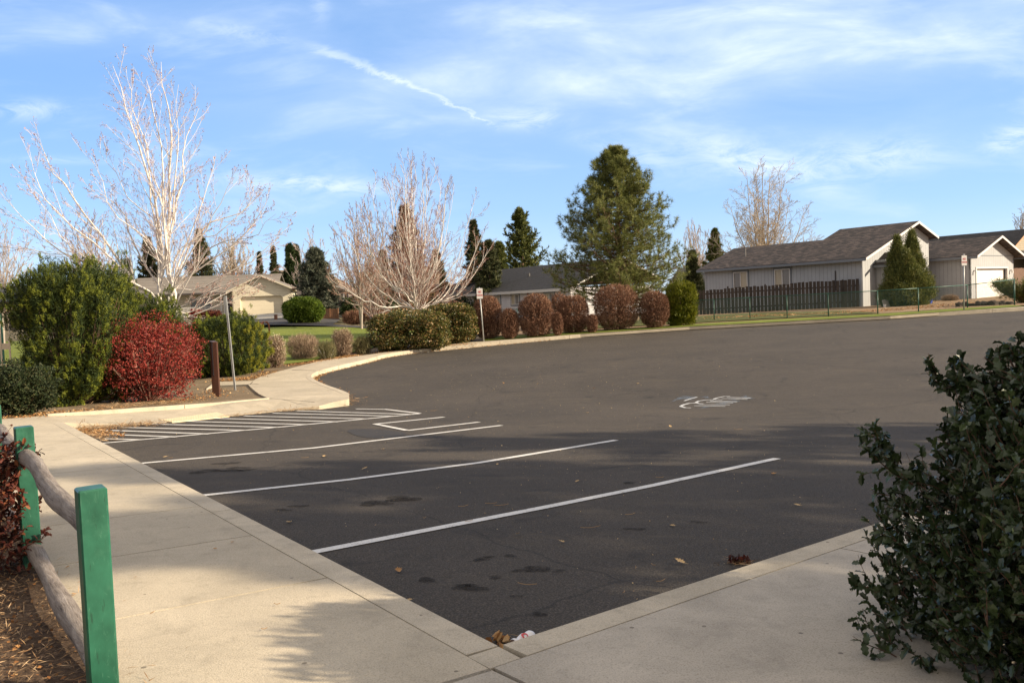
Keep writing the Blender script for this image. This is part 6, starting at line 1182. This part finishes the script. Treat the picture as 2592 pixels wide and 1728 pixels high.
litter('needle_litter', gp([(205, 1082), (235, 1100), (275, 1118)]), 'needle_litter', 500, .09, .012, rng, .10, True); litter('needle_litter', gp([(190, 1080), (250, 1088), (330, 1080), (400, 1074)]), 'needle_litter', 1300, .09, .012, rng, .13, True); litter('needle_litter', gp([(215, 1090), (280, 1105)]), 'dry_leaves', 500, .05, .012, rng, .14)
litter('needle_litter', gp([(560, 1057), (700, 1042), (810, 1036)]), 'needle_litter', 700, .07, .012, rng, .06, True); litter('leaf_litter', gp([(884, 1030), (900, 1018), (880, 1005), (850, 993)]), 'needle_litter', 300, .09, .012, rng, .12, True)
litter('leaf_litter', gp([(430, 1020), (520, 1005), (560, 985)], .11), 'dry_leaves', 500, .05, .125, rng, .35); litter('leaf_litter', gp([(560, 962), (600, 962), (655, 955), (690, 940)], .11), 'dry_leaves', 1100, .055, .125, rng, .25); litter('leaf_litter', gp([(740, 925), (790, 918), (850, 908), (900, 900)], .11), 'dry_leaves', 1800, .055, .125, rng, .25); litter('leaf_litter', gp([(950, 895), (1050, 882), (1200, 872)], .11), 'dry_leaves', 900, .055, .14, rng, .2)
litter('leaf_litter', gp([(250, 1035), (330, 1028), (470, 1020)], .11), 'needle_litter', 1400, .08, .125, rng, .3, True); litter('leaf_litter', gp([(20, 1062), (100, 1050), (250, 1040)], .11), 'dry_leaves', 700, .05, .125, rng, .3)
xs_ = rng.uniform(-3.6, -2.0, 1); bl = [tuple(C0-n1*(WL+KW+.25)-e1*.8), tuple(C0-n1*(WL+KW+.3)+e1*6)]; litter('bed_litter', bl, 'needle_litter', 5000, .035, .122, rng, .22, True); litter('bed_litter', bl, 'dry_leaves', 1500, .022, .122, rng, .25); bl = [tuple(C0-n1*(WL+KW+.7)-e1*.8), tuple(C0-n1*(WL+KW+.8)+e1*6)]; litter('bed_litter', bl, 'needle_litter', 4000, .035, .122, rng, .3, True)
litter('leaf_litter', [tuple(np.array(p)) for p in gp([(1800, 806), (1950, 800), (2100, 795), (2300, 782), (2500, 765)], .13)], 'dry_leaves', 2500, .09, .145, rng, .9)
litter('grit', [tuple(C0+e2*2+e1*1), tuple(C0+e2*4+e1*6), tuple(C0+e2*6+e1*3), tuple(C0+e2*9+e1*9), tuple(C0+e2*3+e1*12)], 'brown_leaf', 1400, .011, .008, rng, 2.2); litter('grit', [tuple(C0+e2*6+e1*12), tuple(C0+e2*16+e1*14), tuple(C0+e2*12+e1*20)], 'brown_leaf', 900, .022, .008, rng, 4)
# heap of dead leaves and a fallen cone by the right kerb, leaves in the corner, the can
def heap(name, px, py, n, size, r, mat, label, cat, needles=0):
    p = g(px, py); o = empty(name, (p.x, p.y, p.z), 0, label, cat); G = Geo(); q = rng.normal(size=(n, 3))*np.array((r, r*.6, r*.25)); q[:, 2] = np.abs(q[:, 2])+.008; G.scatter(LEAF_V, LEAF_F, q, frames(rng.normal(size=(n, 3)), rng), np.column_stack([np.full(n, size*.8), np.full(n, size), np.full(n, size*2.5)])); G.build('leaves', mat, o)['kind'] = 'stuff'
    if needles: G = Geo(); q = rng.normal(size=(needles, 3))*np.array((r*1.5, r, .004)); q[:, 2] = np.abs(q[:, 2])+.008; blades(G, q, rng.normal(size=q.shape)*(1, 1, .1), .10, .004, rng); G.build('needles', 'needle_litter', o)['kind'] = 'stuff'
heap('leaf_heap', 1872, 1423, 40, .036, .036, 'dusky_red', 'reddish-brown clump of dead leaves and needles against the right kerb', 'leaves', 60)
heap('leaf_heap', 1268, 1628, 16, .05, .035, 'dry_leaves', 'curled brown leaves wedged in the kerb corner beside the crushed can', 'leaves', 10)
m, nt, b = newmat('can_white'); b.inputs['Base Color'].default_value = (.85, .83, .82, 1); b.inputs['Roughness'].default_value = .28
p = g(1325, 1622, .035); a = Vector((0, 0, 0)); e = Vector((e2[0], e2[1], 0)); o = empty('drink_can', (p.x, p.y, float(H(p.x, p.y))+.008), math.atan2(e.y-a.y, e.x-a.x), 'crushed white drink can with a red ring mark, lying in the kerb corner', 'can')
n = 16; k = 20; t = np.linspace(-.058, .058, n); G = Geo(); R_ = .033; V = []; 
for i, x in enumerate(t):
    rr_ = R_*(.80 if i in (0, n-1) else (.93 if i in (1, n-2) else 1)); dent = .010*math.exp(-((x+.03)/.022)**2)+.004*math.exp(-((x-.02)/.01)**2)
    for j in range(k):
        th = 2*math.pi*j/k; z = math.sin(th)*rr_+R_; y = math.cos(th)*rr_; z -= dent*(1+math.sin(th))*.9; V.append((x, y, z))
idx = np.arange(n*k).reshape(n, k); nx_ = np.roll(idx, -1, 1); G.add(V, np.stack([idx[:-1], nx_[:-1], nx_[1:], idx[1:]], -1).reshape(-1, 4)); G.f.append(idx[0, ::-1][None]); G.f.append(idx[-1][None]); G.build('can_body', 'can_white', o, smooth=True)
plain('can_metal', (.45, .30, .24), .35, .1, metal=.7); G = Geo(); G.cyl((-.0583, 0, R_-.006), (-.061, 0, R_-.006), .024, .024, 18); G.cyl((-.061, 0, R_-.006), (-.0615, 0, R_-.006), .026, .026, 18); G.build('lid', 'can_metal', o); G = Geo(); G.cyl((-.0616, .0, R_-.014), (-.0622, .0, R_-.014), .007, .007, 10); G.build('opening', 'dark_trim', o)
# red ring on the can wall
Vr, Fr = [], []; m_ = 28
for i in range(m_):
    t_ = 2*math.pi*i/m_; 
    for w_ in (.0085+.0015*math.cos(t_), .0145+.004*max(0, -math.sin(t_))): xx = -.005+w_*1.15*math.cos(t_); ph = math.radians(128)+w_*math.sin(t_)/R_*1.2; Vr.append((xx, math.cos(ph)*-(R_+.0006)*-1, math.sin(ph)*(R_+.0006)+R_))
for i in range(m_): j = (i+1) % m_; Fr.append((2*i, 2*j, 2*j+1, 2*i+1))
Vr = [(x, -abs(y), z) for x, y, z in Vr]; G = Geo(); G.add(Vr, Fr); G.build('red_mark', 'sign_red', o)

# oil spots left by parked cars
rng = np.random.default_rng(99)
m, nt, b = newmat('oil'); vec = tcoord(nt); n = noise(nt, vec, 14, 5, .7); tr = N(nt, 'ShaderNodeBsdfTransparent'); mx = N(nt, 'ShaderNodeMixShader'); b.inputs['Base Color'].default_value = (.020, .017, .015, 1); b.inputs['Roughness'].default_value = .95; b.inputs['Specular IOR Level'].default_value = .15
nt.links.new(RAMP(nt, n, [(.30, (.08, .08, .08)), (.62, (.55, .55, .55))]), mx.inputs[0]); nt.links.new(tr.outputs[0], mx.inputs[1]); nt.links.new(b.outputs[0], mx.inputs[2]); nt.links.new(mx.outputs[0], nt.nodes['Material Output'].inputs[0])
for (px, py), r in ((zz(545, 1112), .085), (zz(520, 1106), .04), (zz(807, 1030), .055), (zz(880, 1020), .07), (zz(770, 1153), .03), (zz(1340, 831), .06), (zz(672, 1063), .04), (zz(338, 1075), .05), (zz(352, 1083), .03), (zz(610, 975), .04), (zz(640, 965), .03), (zz(590, 980), .03), (zz(880, 1240), .035), (zz(975, 1033), .035), (zz(740, 960), .04), (zz(230, 686), .15), (zz(105, 705), .12), (zz(60, 715), .07), (zz(215, 690), .1), (zl(1240, 372), .12), (zl(1080, 422), .10), (zl(1235, 412), .14), (zl(1300, 396), .10), (zl(1155, 408), .08), (zl(1340, 408), .09), (zz(1640, 797), .05), (zz(1310, 610), .06), (zl(1545, 626), .06), (zl(1630, 605), .07)):
    p = g(px, py); n_ = 18; ph = rng.uniform(0, 6, 3); pl_ = []
    for i in range(n_): t = 2*math.pi*i/n_; rr_ = r*(1+.25*math.sin(2*t+ph[0])+.16*math.sin(3*t+ph[1])+.10*math.sin(5*t+ph[2])); pl_.append((p.x+rr_*math.cos(t)*1.2, p.y+rr_*math.sin(t)*.8))
    G = Geo(); sheet_into(G, pl_, .0055, .06); G.build('oil_stain', 'oil', kind='structure')
